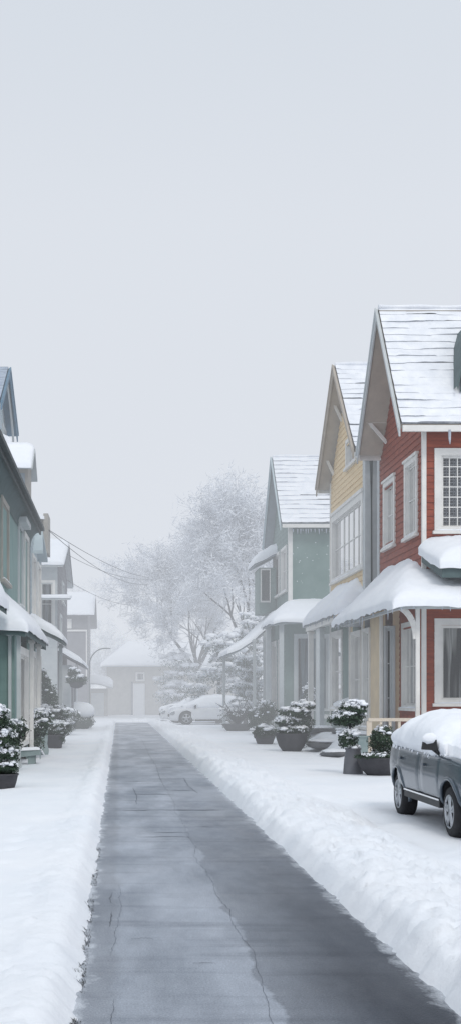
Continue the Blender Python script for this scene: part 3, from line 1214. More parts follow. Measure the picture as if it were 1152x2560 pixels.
    for i, x in enumerate([6.98, 8.1, 7.3, 7.56, 7.82, 8.34, 8.62, 8.86, 9.1, 9.34] + [9.6 + .26 * k for k in range(15)]):
        q = MB()
        wd = .14 if i == 0 or i == 1 else .07
        q.box(x - wd / 2, 33.545, .4 if wd > .1 else .76, x + wd / 2, 33.615, 1.27)
        q.build('baluster', 'railing', ro)
    # cream bay between this house and its neighbour
    B = MB()
    bs = frame((8.5, 39.0, 0), (1, 0, 0), (0, -1, 0))
    op = window(h, bs, .06, .44, .75, 4.25, .07, 1, 3, ('trimgrey', 'curtaind'), sill=False)
    clapwall(B, bs, 0, .62, .3, 4.9, [op], None, 4.6, tilt=.004)
    bw = frame((8.5, 39.0, 0), (0, 1, 0), (-1, 0, 0))
    op2 = [window(h, bw, 1.65, 2.75, .9, 4.3, .10, 1, 2, ('white', 'curtainb')), window(h, bw, 3.1, 4.9, .9, 4.3, .12, 2, 2, ('white', 'curtainb'))]
    clapwall(B, bw, 0, 5.4, .3, 4.9, op2, None, 4.6, tilt=.004)
    B.build('bay', 'cream', h)
    for (x, y) in ((8.49, 38.98), (8.48, 41.85), (8.48, 44.2)):
        cb = MB()
        cb.box(x - .03, y - .03, .3, x + .05, y + .12, 4.7)
        cb.build('pilaster', 'white', h)


red_house()


# ------------------------------------------------------------------ yellow house
def yellow_house():
    X, Y0, Y1, X1 = 8.8, 42.9, 50.0, 18.5
    h = thing('yellow_house', (X, Y0, .3), 'pale yellow clapboard house with wide white triple window and attic window', 'house')
    S = frame((X, Y0, 0), (1, 0, 0), (0, -1, 0))
    W = frame((X, Y0, 0), (0, 1, 0), (-1, 0, 0))
    mb = MB()
    clapwall(mb, S, 0, X1 - X, .2, 10.7, (), board=.21)
    mb.build('front_wall', 'paleblue', h)
    ops = [window(h, W, .35, 6.75, 6.62, 9.35, .26, 6, 2, ('white', 'curtainb'), header=.12, mull=2),
           window(h, W, 1.3, 3.6, 10.75, 11.85, .14, 5, 1, ('white', 'curtaing'))]
    mb = MB()
    zr = 14.75

    def lim(z):
        if z < 10.7:
            return 0, Y1 - Y0
        t = (z - 10.7) / (zr - .25 - 10.7)
        return min(3.4, t * 3.4), max(3.4, (Y1 - Y0) - t * 3.7)
    clapwall(mb, W, 0, Y1 - Y0, 4.9, 14.4, ops, lim, .21)
    mb.build('side_wall', 'yellow', h)
    lo = MB()
    wops = [window(h, W, 4.35, 6.75, 1.45, 4.6, .22, 1, 2, ('white', 'curtaind'))]
    clapwall(lo, W, 0, Y1 - Y0, .1, 4.9, wops, None, .4, tilt=.012)
    lo.box(X1, Y0, .1, X1 + .1, Y1, 10.7)
    lo.box(X + .1, Y1 - .1, .1, X1, Y1, 10.7)
    lo.build('ground_floor_wall', 'greentrim', h)
    corner_board(h, X, Y0, 4.6, 10.6, .40, 'trimgrey')
    c2 = MB()
    c2.box(X - .05, Y1 - .16, .2, X + .05, Y1 + .03, 10.8)
    c2.build('corner_board', 'white', h)
    # cables down the corner strip
    cb = MB()
    for k in range(3):
        cb.tube([(X + .12 + .05 * k, Y0 - .07, 10.6), (X + .15 + .03 * k, Y0 - .075, 9.9), (X + .17 + .012 * k, Y0 - .07, 9.0), (X + .17 + .02 * k, Y0 - .07, 4.7)], .012, 5)
    cb.build('downpipe_cables', 'darktrim', h)
    gable_roof(h, 8.32, 19, 46.4, 14.78, 42.45, 10.75, 50.4, 10.72, .36, .18, barge='soffit', seed=11)
    for (y, z) in ((49.3, 11.7), (47.5, 13.5)):
        b = MB()
        b.beam((8.8, y, z - .65), (8.42, y, z + .15), .1, .1)
        b.build('bracket', 'white', h)
    zp = lambda x, y: 4.98 + smin((.95 * (x - 7.75), .5 * (y - 42.4), .75 * (50.3 - y)), .12)
    hf_roof(h, 7.75, 8.84, 42.6, 50.3, zp, .42, free='LNF', r=.5, bulge=.10, icicles=True, thick=.07, droop=.10, seed=21, nn=50, amp=.3, mats=('trimgrey', 'snow'))
    bm_ = MB()
    bm_.box(7.78, 43, 4.66, 7.98, 50.2, 4.84)
    bm_.build('porch_beam', 'white', h)
    post(h, 7.95, 47.2, .1, 4.7, .17, 'trimgrey')
    post(h, 7.95, 49.9, .1, 4.7, .20, 'white')
    sl_ = MB()
    sl_.box(8.35, 46.9, 1.05, 8.8, 49.9, 1.2)
    sl_.build('ledge', 'white', h)
    zs = lambda x, y: 1.21
    hf_roof(h, 8.3, 8.78, 44.6, 46.3, lambda x, y: 1.62 + .25 * (x - 8.3), .16, 'window_hood', free='LNF', r=.2, seed=40, mats=('white', 'snow'))


yellow_house()


# ------------------------------------------------------------------ grey-green house
def sage_house():
    X, Y0, Y1, X1 = 8.8, 62.3, 68.8, 19.0
    h = thing('sage_house', (X, Y0, 0), 'grey green house with blank snow flecked side wall beside the yellow house', 'house')
    S = frame((X, Y0, 0), (1, 0, 0), (0, -1, 0))
    W = frame((X, Y0, 0), (0, 1, 0), (-1, 0, 0))
    mb = MB()
    clapwall(mb, S, 0, X1 - X, .1, 10.9, (), board=11, tilt=.004)
    mb.build('front_wall', 'stucco', h)
    ops = [window(h, W, .6, 2.9, 7.5, 9.9, .16, 2, 2, ('white', 'curtaing')), window(h, W, 3.5, 5.9, 7.5, 9.9, .16, 2, 2, ('white', 'curtaing'))]
    mb = MB()

    def lim(z):
        if z < 10.7:
            return 0, Y1 - Y0
        t = (z - 10.7) / (14.7 - 10.7)
        return min(3.1, t * 3.1), max(3.1, (Y1 - Y0) - t * 3.4)
    clapwall(mb, W, 0, Y1 - Y0, .1, 14.6, ops, lim, .25, tilt=.014)
    mb.box(X1, Y0, .1, X1 + .1, Y1, 10.7)
    mb.box(X + .1, Y1 - .1, .1, X1, Y1, 10.7)
    mb.build('side_wall', 'greentrim', h)
    corner_board(h, X, Y0, 6.4, 10.8, .18, 'white')
    rf = gable_roof(h, 8.34, 20, 65.45, 15.0, 61.7, 10.85, 69.2, 10.5, .38, .18, mats=('roofsnow', 'lip', 'soffitblue'), barge='paleblue', seed=31)
    x = 9.0
    while x < 12.4:
        ln = .12 + .2 * rnd.random()
        ic = MB()
        ic.tube([(x, 62.2, 10.62), (x, 62.2, 10.62 - ln)], [.05, .015], 5)
        ic.build('icicle', 'ice', rf)
        x += .09 + rnd.random() * .16
    # oriel on the street side with its own snow-covered hood
    o = MB()
    o.box(7.85, 67.3, 6.6, 8.78, 69.6, 9.15)
    oo = o.build('oriel', 'greentrim', h)
    OS = frame((7.85, 67.3, 0), (1, 0, 0), (0, -1, 0))
    p = MB()
    p.fbox(OS, .05, .62, 7.2, 9.1, .0, .04)
    po = p.build('window', 'white', oo)
    p = MB()
    p.fbox(OS, .12, .55, 7.3, 9.0, .041, .05)
    p.build('pane', 'carglass', po)
    hf_roof(h, 7.55, 8.8, 66.9, 70.0, lambda x, y: 9.35 + .5 * (x - 7.55), .55, 'oriel_roof', free='LNF', r=.6, seed=50, amp=.2, mats=('soffitblue', 'snow'))
    # ground floor block
    g = MB()
    GS = frame((8.35, 60.6, 0), (1, 0, 0), (0, -1, 0))
    GW = frame((8.35, 60.6, 0), (0, 1, 0), (-1, 0, 0))
    a = window(h, GS, .45, 2.3, 1.2, 5.1, .15, 1, 1, ('trimgrey', 'curtainb'), sill=False)
    clapwall(g, GS, 0, 6, .0, 6.0, [a], None, .25, tilt=.012)
    b = [window(h, GW, .5, 2.2, 1.1, 4.9, .2, 2, 2, ('white', 'curtainb')), window(h, GW, 3.0, 4.9, 1.1, 4.9, .2, 2, 2, ('white', 'curtain'))]
    clapwall(g, GW, 0, 8.6, .0, 6.0, b, None, .25, tilt=.012)
    g.build('ground_floor_wall', 'greentrim', h)
    zp = lambda x, y: 5.6 + smin((.9 * (x - 7.55), .28 * (y - 58.4), 1.2 * (63.6 - y)), .15)
    hf_roof(h, 7.55, 15, 58.4, 63.4, zp, .30, free='LNF', r=.5, bulge=.1, seed=61, amp=.25, mats=('soffitblue', 'snow'))
    for (x, y, w_) in ((7.95, 58.9, .2), (7.75, 62.5, .24), (7.8, 64.3, .2), (9.75, 58.9, .24)):
        post(h, x, y, .05, 5.6, w_, 'trimgrey')
    pd = MB()
    pd.box(7.45, 62.2, 0, 8.05, 62.9, 1.6)
    pd.build('pillar_base', 'trimgrey', h)
    zc = lambda x, y: 4.25 + .34 * (x - 5.85) + .17 * (x - 5.85) ** 2
    hf_roof(h, 5.85, 8.4, 64.2, 70.0, zc, .34, 'canopy', free='LNF', r=.6, bulge=.1, seed=71, amp=.25, mats=('soffitblue', 'snow'))
    post(h, 6.1, 69.8, .05, 4.4, .16, 'trimgrey')
    post(h, 7.2, 64.0, .05, 5.0, .16, 'trimgrey')


sage_house()


# ------------------------------------------------------------------ left side of the lane
def teal_house():
    X, Y0, Y1 = -3.25, 27.6, 43.4
    h = thing('teal_house', (X, Y0, .1), 'dark teal house with long eave over the lane and snow heaped porch roof', 'house')
    E = frame((X, Y0, 0), (0, 1, 0), (1, 0, 0))
    ops = [window(h, E, 5.3, 7.4, 5.2, 7.5, .16, 2, 2, ('greige', 'curtaing')),
           window(h, E, 10.9, 12.6, 4.9, 7.6, .16, 1, 1, ('trimgrey', 'curtainb'), header=.0),
           window(h, E, 13.2, 15.2, 4.8, 7.6, .18, 2, 3, ('white', 'curtainb'))]
    mb = MB()
    clapwall(mb, E, 0, Y1 - Y0, 0, 8.2, ops, None, 8.2, tilt=.004)
    mb.build('street_wall', 'teal', h)
    for ya in (Y0, Y1 - .1):
        mb = MB()
        mb.box(-13, ya, 0, X - .01, ya + .1, 8.2)
        mb.build('end_wall', 'teal', h)
    z = lambda x, y: 8.15 + .62 * (-2.88 - x)
    rf = hf_roof(h, -8.6, -2.88, 27.0, 43.9, z, .30, 'roof', free='RNF', r=.5, bulge=.08, seed=81, thick=.12, mats=('soffitblue', 'snow'))
    f = MB()
    f.box(-2.90, 27.0, 7.86, -2.84, 43.9, 8.14)
    f.box(-2.84, 27.0, 8.0, -2.72, 43.9, 8.12)
    f.build('gutter', 'darktrim', rf)
    sf_ = MB()

    def cove(u, y):
        t = u * math.pi / 2
        return V((-2.9 - .33 * math.sin(t), y, 7.95 - .55 * (1 - math.cos(t))))
    sf_.grid(cove, [i / 8 for i in range(9)], [27.0, 35, 43.9])
    sf_.build('eave_cove', 'darkteal', rf)
    # small hood above the middle window
    hd = MB()
    hd.box(-3.22, 38.4, 7.55, -2.95, 40.3, 7.72)
    ho = hd.build('window_hood', 'trimgrey', h)
    # dormer set on the eave
    d = MB()
    d.box(-3.75, 40.0, 8.3, -3.02, 41.4, 9.75)
    do = d.build('dormer', 'greige', rf)
    q = MB()
    for (y, zz) in ((39.5, 9.45), (41.9, 9.45)):
        q.hexa([(-4.0, y, zz), (-2.84, y, zz), (-2.84, 40.7, 10.25), (-4.0, 40.7, 10.25), (-4.0, y, zz + .1), (-2.84, y, zz + .1), (-2.84, 40.7, 10.36), (-4.0, 40.7, 10.36)])
    q.build('dormer_roof', 'trimgrey', do)
    hf_roof(do, -3.95, -2.92, 39.45, 41.95, lambda x, y: 10.38 - .68 * abs(y - 40.7), .22, 'dormer_roof_deck', free='LRNF', r=.3, seed=90, thick=.03, mats=('trimgrey', 'snow'))
    p = MB()
    DS = frame((-3.75, 40.0, 0), (1, 0, 0), (0, -1, 0))
    p.fbox(DS, .1, .62, 8.7, 9.4, .0, .03)
    p.build('dormer_window', 'soffitblue', do)
    # porch bay at street level
    b = MB()
    BS = frame((-2.75, 31.6, 0), (-1, 0, 0), (0, -1, 0))
    BE = frame((-2.75, 31.6, 0), (0, 1, 0), (1, 0, 0))
    clapwall(b, BS, 0, .5, .0, 3.75, (), None, .3, tilt=.01)
    b.build('porch_front_wall', 'teal', h)
    b = MB()
    ops = [window(h, BE, 1.0, 4.4, .55, 3.35, .22, 2, 1, ('white', 'curtain'), sill=False), window(h, BE, 5.6, 7.6, .55, 3.4, .2, 1, 1, ('white', 'curtaind'), sill=False)]
    clapwall(b, BE, 0, 8.0, .0, 3.75, ops, None, 3.75, tilt=.004)
    b.build('porch_wall', 'teal', h)
    b = MB()
    b.box(-3.25, 39.5, 0, -2.76, 39.6, 3.75)
    b.build('porch_end_wall', 'teal', h)
    for (x, y, w_) in ((-2.62, 31.4, .10), (-2.86, 31.5, .08), (-2.62, 36.1, .12), (-2.62, 39.3, .12)):
        post(h, x, y, .05, 3.72, w_, 'white' if y > 35 else 'trimgrey')
    zp = lambda x, y: 3.74 + smin((.95 * (-2.42 - x), .55 * (y - 31.0), 2.0 * (39.9 - y)), .1)
    hf_roof(h, -3.6, -2.42, 31.0, 39.9, zp, .34, free='RNF', r=.36, bulge=.1, seed=95, nn=64, amp=.4, thick=.18, mats=('darkteal', 'snow'))
    # snow-covered upper bay at the near end
    hf_roof(h, -3.5, -2.86, 27.2, 30.6, lambda x, y: 4.15 + .7 * (-2.8 - x), .6, 'bay_roof', free='RNF', r=.5, seed=99, mats=('darkteal', 'snow'))


teal_house()


def blue_house():
    h = thing('blue_house', (-4.95, 46.5, 0), 'tall blue slate gable rising behind the teal house', 'house')
    E = frame((-4.95, 46.4, 0), (0, 1, 0), (1, 0, 0))
    S = frame((-4.95, 46.4, 0), (-1, 0, 0), (0, -1, 0))
    mb = MB()

    def lim(z):
        if z < 13.6:
            return 0, 6.2
        t = (z - 13.6) / (15.3 - 13.6)
        return min(3.1, t * 3.1), max(3.1, 6.2 - t * 3.1)
    ops = [window(h, E, 4.3, 5.9, 12.1, 13.5, .14, 3, 3, ('trimgrey', 'curtaing'))]
    clapwall(mb, E, 0, 6.2, 0, 15.2, ops, lim, .25, tilt=.014)
    clapwall(mb, S, 0, 7, 0, 13.7, (), None, .25, tilt=.014)
    mb.box(-12, 52.5, 0, -4.97, 52.6, 13.7)
    mb.build('wall', 'paleblue', h)
    gable_roof(h, -4.55, -12, 49.4, 15.5, 45.9, 13.3, 53.2, 13.6, .34, .16, mats=('slate', 'lip', 'blue'), barge='blue', gutter=None, seed=101, snowcap=False, lipc=.3)
    b = MB()
    for i in range(10):
        t0, t1 = i / 10, (i + 1) / 10
        f = lambda t: V((-4.62, 49.4 + 3.2 * t, 15.0 - 1.9 * t ** 1.6))
        b.beam(f(t0), f(t1), .07, .22)
    b.build('gable_arch', 'trimgrey', h)
    hf_roof(h, -8, -4.2, 46.6, 53.0, lambda x, y: 11.75 + .15 * (-4.2 - x), .48, 'cornice', free='RNF', r=.5, seed=103, mats=('soffitblue', 'snow'))


blue_house()


def paleblue_house():
    X = -3.25
    h = thing('pale_blue_house', (X, 43.6, 0), 'narrow pale blue house wedged between teal house and grey house', 'house')
    E = frame((X, 43.95, 0), (0, 1, 0), (1, 0, 0))
    mb = MB()
    ops = [window(h, E, .8, 2.6, 5.0, 7.3, .15, 2, 2, ('white', 'curtainb')), window(h, E, 3.6, 5.4, 5.0, 7.3, .15, 2, 2, ('white', 'curtainb')),
           window(h, E, .8, 2.6, .9, 3.5, .15, 1, 1, ('greige', 'curtaing')), window(h, E, 3.6, 5.4, 1.5, 3.6, .15, 1, 1, ('greige', 'curtaing'))]
    clapwall(mb, E, 0, 6.2, 0, 8.6, ops, None, .25, tilt=.012)
    mb.box(-11, 50.1, 0, X - .01, 50.2, 8.6)
    mb.build('wall', 'paleblue', h)
    corner_board(h, X - .1, 50.05, 0, 8.5, .12, 'white')
    # beige oriel head with slot and snow ledge
    b = MB()
    b.box(-3.75, 48.6, 8.0, -3.05, 50.0, 9.15)
    b.box(-3.05, 48.5, 7.75, -2.86, 50.05, 9.35)
    bo = b.build('parapet_block', 'greige', h)
    s = MB()
    s.box(-3.26, 48.57, 8.35, -3.21, 48.6, 8.75)
    s.build('slot_window', 'darktrim', bo)
    hf_roof(bo, -3.75, -3.06, 48.5, 50.0, lambda x, y: 9.16, .16, 'parapet_cap', free='LRNF', r=.2, seed=111, thick=.02, mats=('greige', 'snow'))
    hf_roof(h, -9, -3.3, 44.0, 50.1, lambda x, y: 8.6, .2, 'roof', free='RNF', r=.3, seed=112, mats=('trimgrey', 'snow'))
    # gabled hood
    g = MB()
    for (y, zz) in ((45.3, 7.35), (48.3, 7.35)):
        g.hexa([(-3.6, y, zz), (-2.86, y, zz), (-2.98, 46.8, 8.35), (-3.6, 46.8, 8.35), (-3.6, y, zz + .12), (-2.86, y, zz + .12), (-2.98, 46.8, 8.47), (-3.6, 46.8, 8.47)])
    g.build('gable_hood', 'paleblue', h)
    # street-level porch roof
    zp = lambda x, y: 4.06 + smin((.62 * (-2.08 - x), .4 * (y - 42.4), .4 * (48.6 - y)), .1)
    hf_roof(h, -3.35, -2.08, 43.6, 47.4, zp, .26, free='RNF', r=.35, seed=115, mats=('darkteal', 'snow'))
    post(h, -2.28, 47.0, 0, 4.0, .14, 'trimgrey')
    ls = MB()
    ls.box(-2.9, 46.0, .9, -2.5, 50.0, 1.12)
    ls.build('ledge', 'white', h)


paleblue_house()


def grey_house():
    X = -3.2
    h = thing('grey_house', (X, 62.5, 0), 'grey gabled house with snowy roof and thin pointed canopy above its porch roof', 'house')
    S = frame((X, 62.6, 0), (-1, 0, 0), (0, -1, 0))
    E = frame((X, 62.6, 0), (0, 1, 0), (1, 0, 0))
    mb = MB()
    ops = [window(h, S, .12, 1.0, 5.6, 8.0, .12, 1, 2, ('white', 'curtaing'))]
    clapwall(mb, S, 0, 6, 0, 8.9, ops, None, .3, tilt=.01)
    mb.build('front_wall', 'trimgrey', h)
    mb = MB()

    def lim(z):
        if z < 8.8:
            return 0, 11.6
        t = (z - 8.8) / 1.9
        return min(5.8, t * 5.8), max(5.8, 11.6 - t * 5.8)
    ops = [window(h, E, 4.4, 6.6, 7.2, 8.4, .16, 2, 2, ('trimgrey', 'curtain')), window(h, E, 2, 4, 4.4, 6.4, .16, 2, 2, ('trimgrey', 'curtain'))]
    clapwall(mb, E, 0, 11.6, 0, 10.6, ops, lim, .3, tilt=.012)
    mb.box(-12, 74.1, 0, X - .01, 74.2, 8.8)
    mb.build('side_wall', 'grey', h)
    hf_roof(h, -10, -2.88, 61.9, 74.8, lambda x, y: 10.65 - .29 * abs(y - 68.4), .26, 'roof', free='RNF', r=.35, seed=121, amp=.25, mats=('trimgrey', 'snow'))
    hf_roof(h, -6, -2.5, 60.6, 62.55, lambda x, y: 6.95 + .1 * (y - 60.6), .10, 'canopy', free='RNF', r=.2, seed=122, amp=.2, mats=('trimgrey', 'snow'))
    c = MB()
    c.box(-3.1, 63.5, 0, -2.55, 74.0, 3.6)
    c.build('porch_wall', 'trimgrey', h)
    for y in (64.5, 68.5):
        c = MB()
        c.box(-2.549, y, .3, -2.5, y + 2, 3.2)
        c.build('panel', 'grey', h)
    zp = lambda x, y: 3.7 + .55 * (-1.95 - x)
    hf_roof(h, -3.4, -1.95, 62.9, 75, zp, .24, free='RNF', r=.35, seed=123, mats=('grey', 'snow'))


grey_house()


def far_grey_house():
    X = -2.6
    h = thing('far_grey_house', (X, 99, 0), 'hazy grey house with white snow roof behind the arched lamp', 'house')
    S = frame((X, 99, 0), (-1, 0, 0), (0, -1, 0))
    E = frame((X, 99, 0), (0, 1, 0), (1, 0, 0))
    mb = MB()
    mb.box(-9, 99, 0, X, 99.2, 8.8)

    def lim(z):
        if z < 8.6:
            return 0, 11
        t = (z - 8.6) / 2.1
        return min(5, t * 5), max(5, 11 - t * 6)
    clapwall(mb, E, 0, 11, 0, 10.6, (), lim, .3, tilt=.01)
    mb.build('wall', 'grey', h)
    hf_roof(h, -9, -2.05, 98.4, 110.6, lambda x, y: 10.75 - .38 * abs(y - 104), .22, 'roof', free='RNF', r=.35, seed=131, amp=.15, mats=('grey', 'snow'))
    p = MB()
    p.fbox(S, .12, 2.2, 3.6, 7.2, .0, .06)
    po = p.build('garage_front', 'grey', h)
    p = MB()
    p.fbox(S, .02, .12, 3.3, 7.4, .0, .1)
    p.fbox(S, .02, 2.3, 7.25, 7.4, .1, .16)
    p.build('trim', 'white', h)
    p = MB()
    p.fbox(S, 1.3, 2.1, 7.5, 8.3, .0, .06)
    p.build('window', 'white', h)


far_grey_house()


def end_house():
    h = thing('end_house', (3, 115, 0), 'low pale house closing the end of the lane, white door and small square window', 'house')
    mb = MB()
    mb.box(-1.2, 115, 0, 13, 115.2, 4.9)
    mb.box(-1.2, 115.2, 0, -1.0, 124, 4.9)
    mb.box(12.8, 115.2, 0, 13, 124, 4.9)
    mb.build('wall', 'greige', h)
    z = lambda x, y: 4.85 + min(2.25, smin((.85 * (x + 1.75), .75 * (y - 114.2), .75 * (125 - y), .85 * (13.6 - x)), .2))
    hf_roof(h, -1.75, 13.6, 114.2, 125, z, .22, 'roof', free='LRNF', r=.4, seed=141, amp=.15, mats=('trimgrey', 'snow'))
    d = MB()
    d.box(1.35, 114.9, 0, 2.45, 114.98, 3.1)
    do = d.build('door', 'door', h)
    d = MB()
    d.box(1.15, 114.92, 0, 1.35, 114.99, 3.3)
    d.build('door_frame', 'potgrey', do)
    wn = MB()
    wn.box(1.6, 114.88, 3.35, 2.45, 114.97, 4.2)
    wo = wn.build('window', 'white', h)
    wn = MB()
    wn.box(1.75, 114.86, 3.5, 2.3, 114.885, 4.05)
    wn.build('pane', 'curtaing', wo)
    # garage at its left end
    g = thing('garage', (-1.8, 108, 0), 'low hazy garage beside the pale house at the lane end', 'garage')
    m = MB()
    m.box(-5, 108, 0, -1.0, 112, 2.6)
    m.build('wall', 'greige', g)
    m = MB()
    m.box(-2.5, 107.94, 0, -1.35, 108.0, 2.2)
    m.build('garage_door', 'trimgrey', g)
    hf_roof(g, -5.4, -.6, 107.4, 112.6, lambda x, y: 2.7 + min(.9, .5 * (y - 107.4)) * .6 + .35 * smin((1.2, (-.6 - x)), .2), .25, 'roof', free='RNF', r=.35, seed=151, mats=('trimgrey', 'snow'))


end_house()


# ------------------------------------------------------------------ plants
def leaf_cloud(mb, c, r, n, size, shell=.45, top=.35, mats=(0, 1, 2), flat=0.0, seed=0.0, amp=.25):
    """many small leaf faces through an uneven ellipsoid; the upward ones near the top are white"""
    c = V(c)
    for i in range(n):
        z = rnd.uniform(-1, 1)
        t = rnd.random() * 6.283
        q = math.sqrt(1 - z * z)
        d = V((q * math.cos(t), q * math.sin(t), z))
        k = (1 + amp * nz(d.x * 2 + seed, d.y * 2, d.z * 2 + seed) * 1.6) * (1 - shell * rnd.random() ** 1.7)
        p = c + V((d.x * r[0], d.y * r[1], d.z * r[2])) * k
        nrm = (d + V((rnd.uniform(-.9, .9), rnd.uniform(-.9, .9), rnd.uniform(-.5, .9)))).normalized()
        a = nrm.cross(V((rnd.uniform(-1, 1), rnd.uniform(-1, 1), rnd.uniform(-1, 1)))).normalized()
        b = nrm.cross(a)
        s = size * rnd.uniform(.6, 1.25)
        sn = nz(p.x * 3.3 / max(r[0], .3) + seed, p.y * 3 + 3, p.z * 3.3 / max(r[2], .3))
        if d.z * .8 + sn * .9 > 1 - top * 1.6 + rnd.uniform(-.15, .15):
            m = mats[2]
        else:
            m = mats[0] if rnd.random() < .6 else mats[1]
        mb.poly([p - a * s, p + b * s * .45, p + a * s, p - b * s * .45], m)


def snow_lumps(mb, c, r, n, size, mi=2, lo=.25, flat=.55):
    c = V(c)
    for i in range(n):
        z = rnd.uniform(lo, 1)
        t = rnd.random() * 6.283
        q = math.sqrt(1 - z * z)
        d = V((q * math.cos(t), q * math.sin(t), z))
        p = c + V((d.x * r[0], d.y * r[1], d.z * r[2])) * rnd.uniform(.86, 1.04)
        s = size * rnd.uniform(.5, 1.3)
        mb.blob(p, (s * rnd.uniform(.9, 1.5), s * rnd.uniform(.9, 1.4), s * flat), mi, .5, 8, 5)


LEAF = ['leafd', 'leafm', 'snow']


def foliage(root, clouds, name='foliage', size=.035, dens=1.0, top=.35, lumps=(10, .07), mats=LEAF):
    mb = MB()
    for k, (c, r) in enumerate(clouds):
        area = (r[0] * r[1] + r[0] * r[2] + r[1] * r[2]) * 4.2
        n = int(min(5200, dens * area / (size * size * .9) * 1.5))
        leaf_cloud(mb, c, r, n, size, seed=k * 3.7 + c[0], top=top)
    if lumps and lumps[0]:
        for k, (c, r) in enumerate(clouds):
            snow_lumps(mb, c, r, lumps[0], lumps[1], 2)
    return mb.build(name, mats, root)


def pot(root, x, y, prof, mat='pot', sq=None, rx=1.0):
    mb = MB()
    z = ground_z(x, y) - .05
    mb.lathe((0, 0, 0), prof, 28, 0, wob=.02)
    mb.v = [(a * rx + x, b + y, c + z) for a, b, c in mb.v]
    return mb.build('pot', mat, root)


BOWL = [(.20, 0), (.30, .04), (.42, .16), (.50, .32), (.54, .44), (.55, .46), (.52, .47), (.48, .42), (.02, .40)]
TUB = [(.26, 0), (.30, .03), (.36, .22), (.40, .38), (.43, .40), (.42, .43), (.37, .43), (.35, .36), (.02, .34)]
TALL = [(.24, 0), (.23, .03), (.20, .4), (.17, .62), (.19, .64), (.19, .67), (.15, .67), (.14, .6), (.01, .58)]


def sc(prof, k, kz=None):
    kz = kz or k
    return [(r * k, h * kz) for r, h in prof]


# right verge
x, y = 6.18, 28.4
g = ground_z(x, y)
t = thing('potted_shrub', (x, y, g), 'wide dark bowl planter with round clipped bush, just left of the grey car', 'potted shrub', 'potted shrubs on the right verge')
pot(t, x, y, sc(BOWL, 1.0, 1.0), 'pot', rx=1.05)
foliage(t, [((x - .08, y - .04, g + .44), (.50, .46, .10))], 'low_leaves', .03, 1.2, .25, (7, .06))
foliage(t, [((x + .06, y + .05, g + .82), (.33, .33, .34))], 'foliage', .024, 1.35, .12, (9, .05))
b = MB()
b.tube([(x + .06, y + .05, g + .35), (x + .06, y + .05, g + .6)], .03, 6)
b.build('stem', 'bark', t)

x, y = 5.62, 29.0
g = ground_z(x, y)
t = thing('topiary', (x, y, g), 'two tier snow laden topiary in tall tapered grey pot', 'topiary', 'potted shrubs on the right verge')
pot(t, x + .02, y, sc(TALL, 1.05, 1.0), 'potgrey')
foliage(t, [((x - .10, y, g + .86), (.25, .25, .27)), ((x - .12, y, g + 1.35), (.42, .34, .22)), ((x + .02, y - .03, g + 1.60), (.34, .3, .18)), ((x + .0, y, g + .6), (.13, .13, .1))], 'foliage', .028, 1.3, .42, (15, .075))
b = MB()
b.tube([(x, y, g + .5), (x - .05, y, g + .9), (x - .06, y, g + 1.4)], .035, 6)
b.build('stem', 'bark', t)

x, y = 5.85, 40.8
g = ground_z(x, y)
t = thing('potted_shrub', (x, y, g), 'dark bowl planter with spreading conifer layered in snow before the grey green house', 'potted shrub', 'potted shrubs on the right verge')
pot(t, x, y, sc(BOWL, 1.02, 1.42))
foliage(t, [((x + .05, y, g + .72), (.52, .45, .16)), ((x - .12, y, g + 1.02), (.42, .36, .22)), ((x + .10, y, g + 1.32), (.55, .42, .2)), ((x + .38, y, g + 1.55), (.42, .36, .16))], 'foliage', .036, 1.3, .5, (22, .10))

x, y = 6.6, 43.5
g = ground_z(x, y)
t = thing('shrub', (x, y, g), 'dark green upright shrub standing behind the spreading potted conifer', 'shrub', 'shrubs before the grey green house')
foliage(t, [((x, y, g + 1.0), (.42, .38, .55)), ((x - .2, y, g + .45), (.5, .4, .45))], 'foliage', .04, 1.2, .16, (5, .08))

x, y = 5.72, 47.2
g = ground_z(x, y)
t = thing('potted_shrub', (x, y, g), 'low round bush in a square dark pot beside the pillar base', 'potted shrub', 'potted shrubs on the right verge')
pot(t, x, y, sc(TUB, 1.0, .9))
foliage(t, [((x, y, g + .48), (.50, .46, .30))], 'foliage', .034, 1.4, .34, (10, .1))

x, y = 6.9, 58.2
g = ground_z(x, y)
t = thing('shrub', (x, y, g), 'dark green rounded shrub beside the white column of the grey green house', 'shrub', 'shrubs before the grey green house')
foliage(t, [((x - .1, y, g + .75), (.62, .5, .65)), ((x + .3, y, g + 1.15), (.45, .4, .5))], 'foliage', .05, 1.2, .14, (6, .1))

x, y = 6.35, 64.6
g = ground_z(x, y)
t = thing('potted_shrub', (x, y, g), 'bare twiggy frosted shrub in a wide low pot near the white cars', 'potted shrub', 'potted shrubs on the right verge')
pot(t, x, y, [(.45, 0), (.62, .1), (.82, .38), (.84, .42), (.78, .42), (.02, .36)])
foliage(t, [((x - .1, y, g + .95), (.85, .6, .5)), ((x + .4, y, g + 1.25), (.7, .5, .5))], 'foliage', .05, .22, .7, (16, .13))
b = MB()
for i in range(60):
    a = rnd.random() * 6.28
    rr = rnd.uniform(.5, 1.25)
    b.tube([(x, y, g + .35), (x + math.cos(a) * rr * .5, y + math.sin(a) * rr * .4, g + .75 + rnd.uniform(0, .4)), (x + math.cos(a) * rr, y + math.sin(a) * rr * .7, g + .8 + rnd.uniform(-.3, .9))], [.03, .022, .012], 4, 0, False)
b.build('stem', 'bark', t)

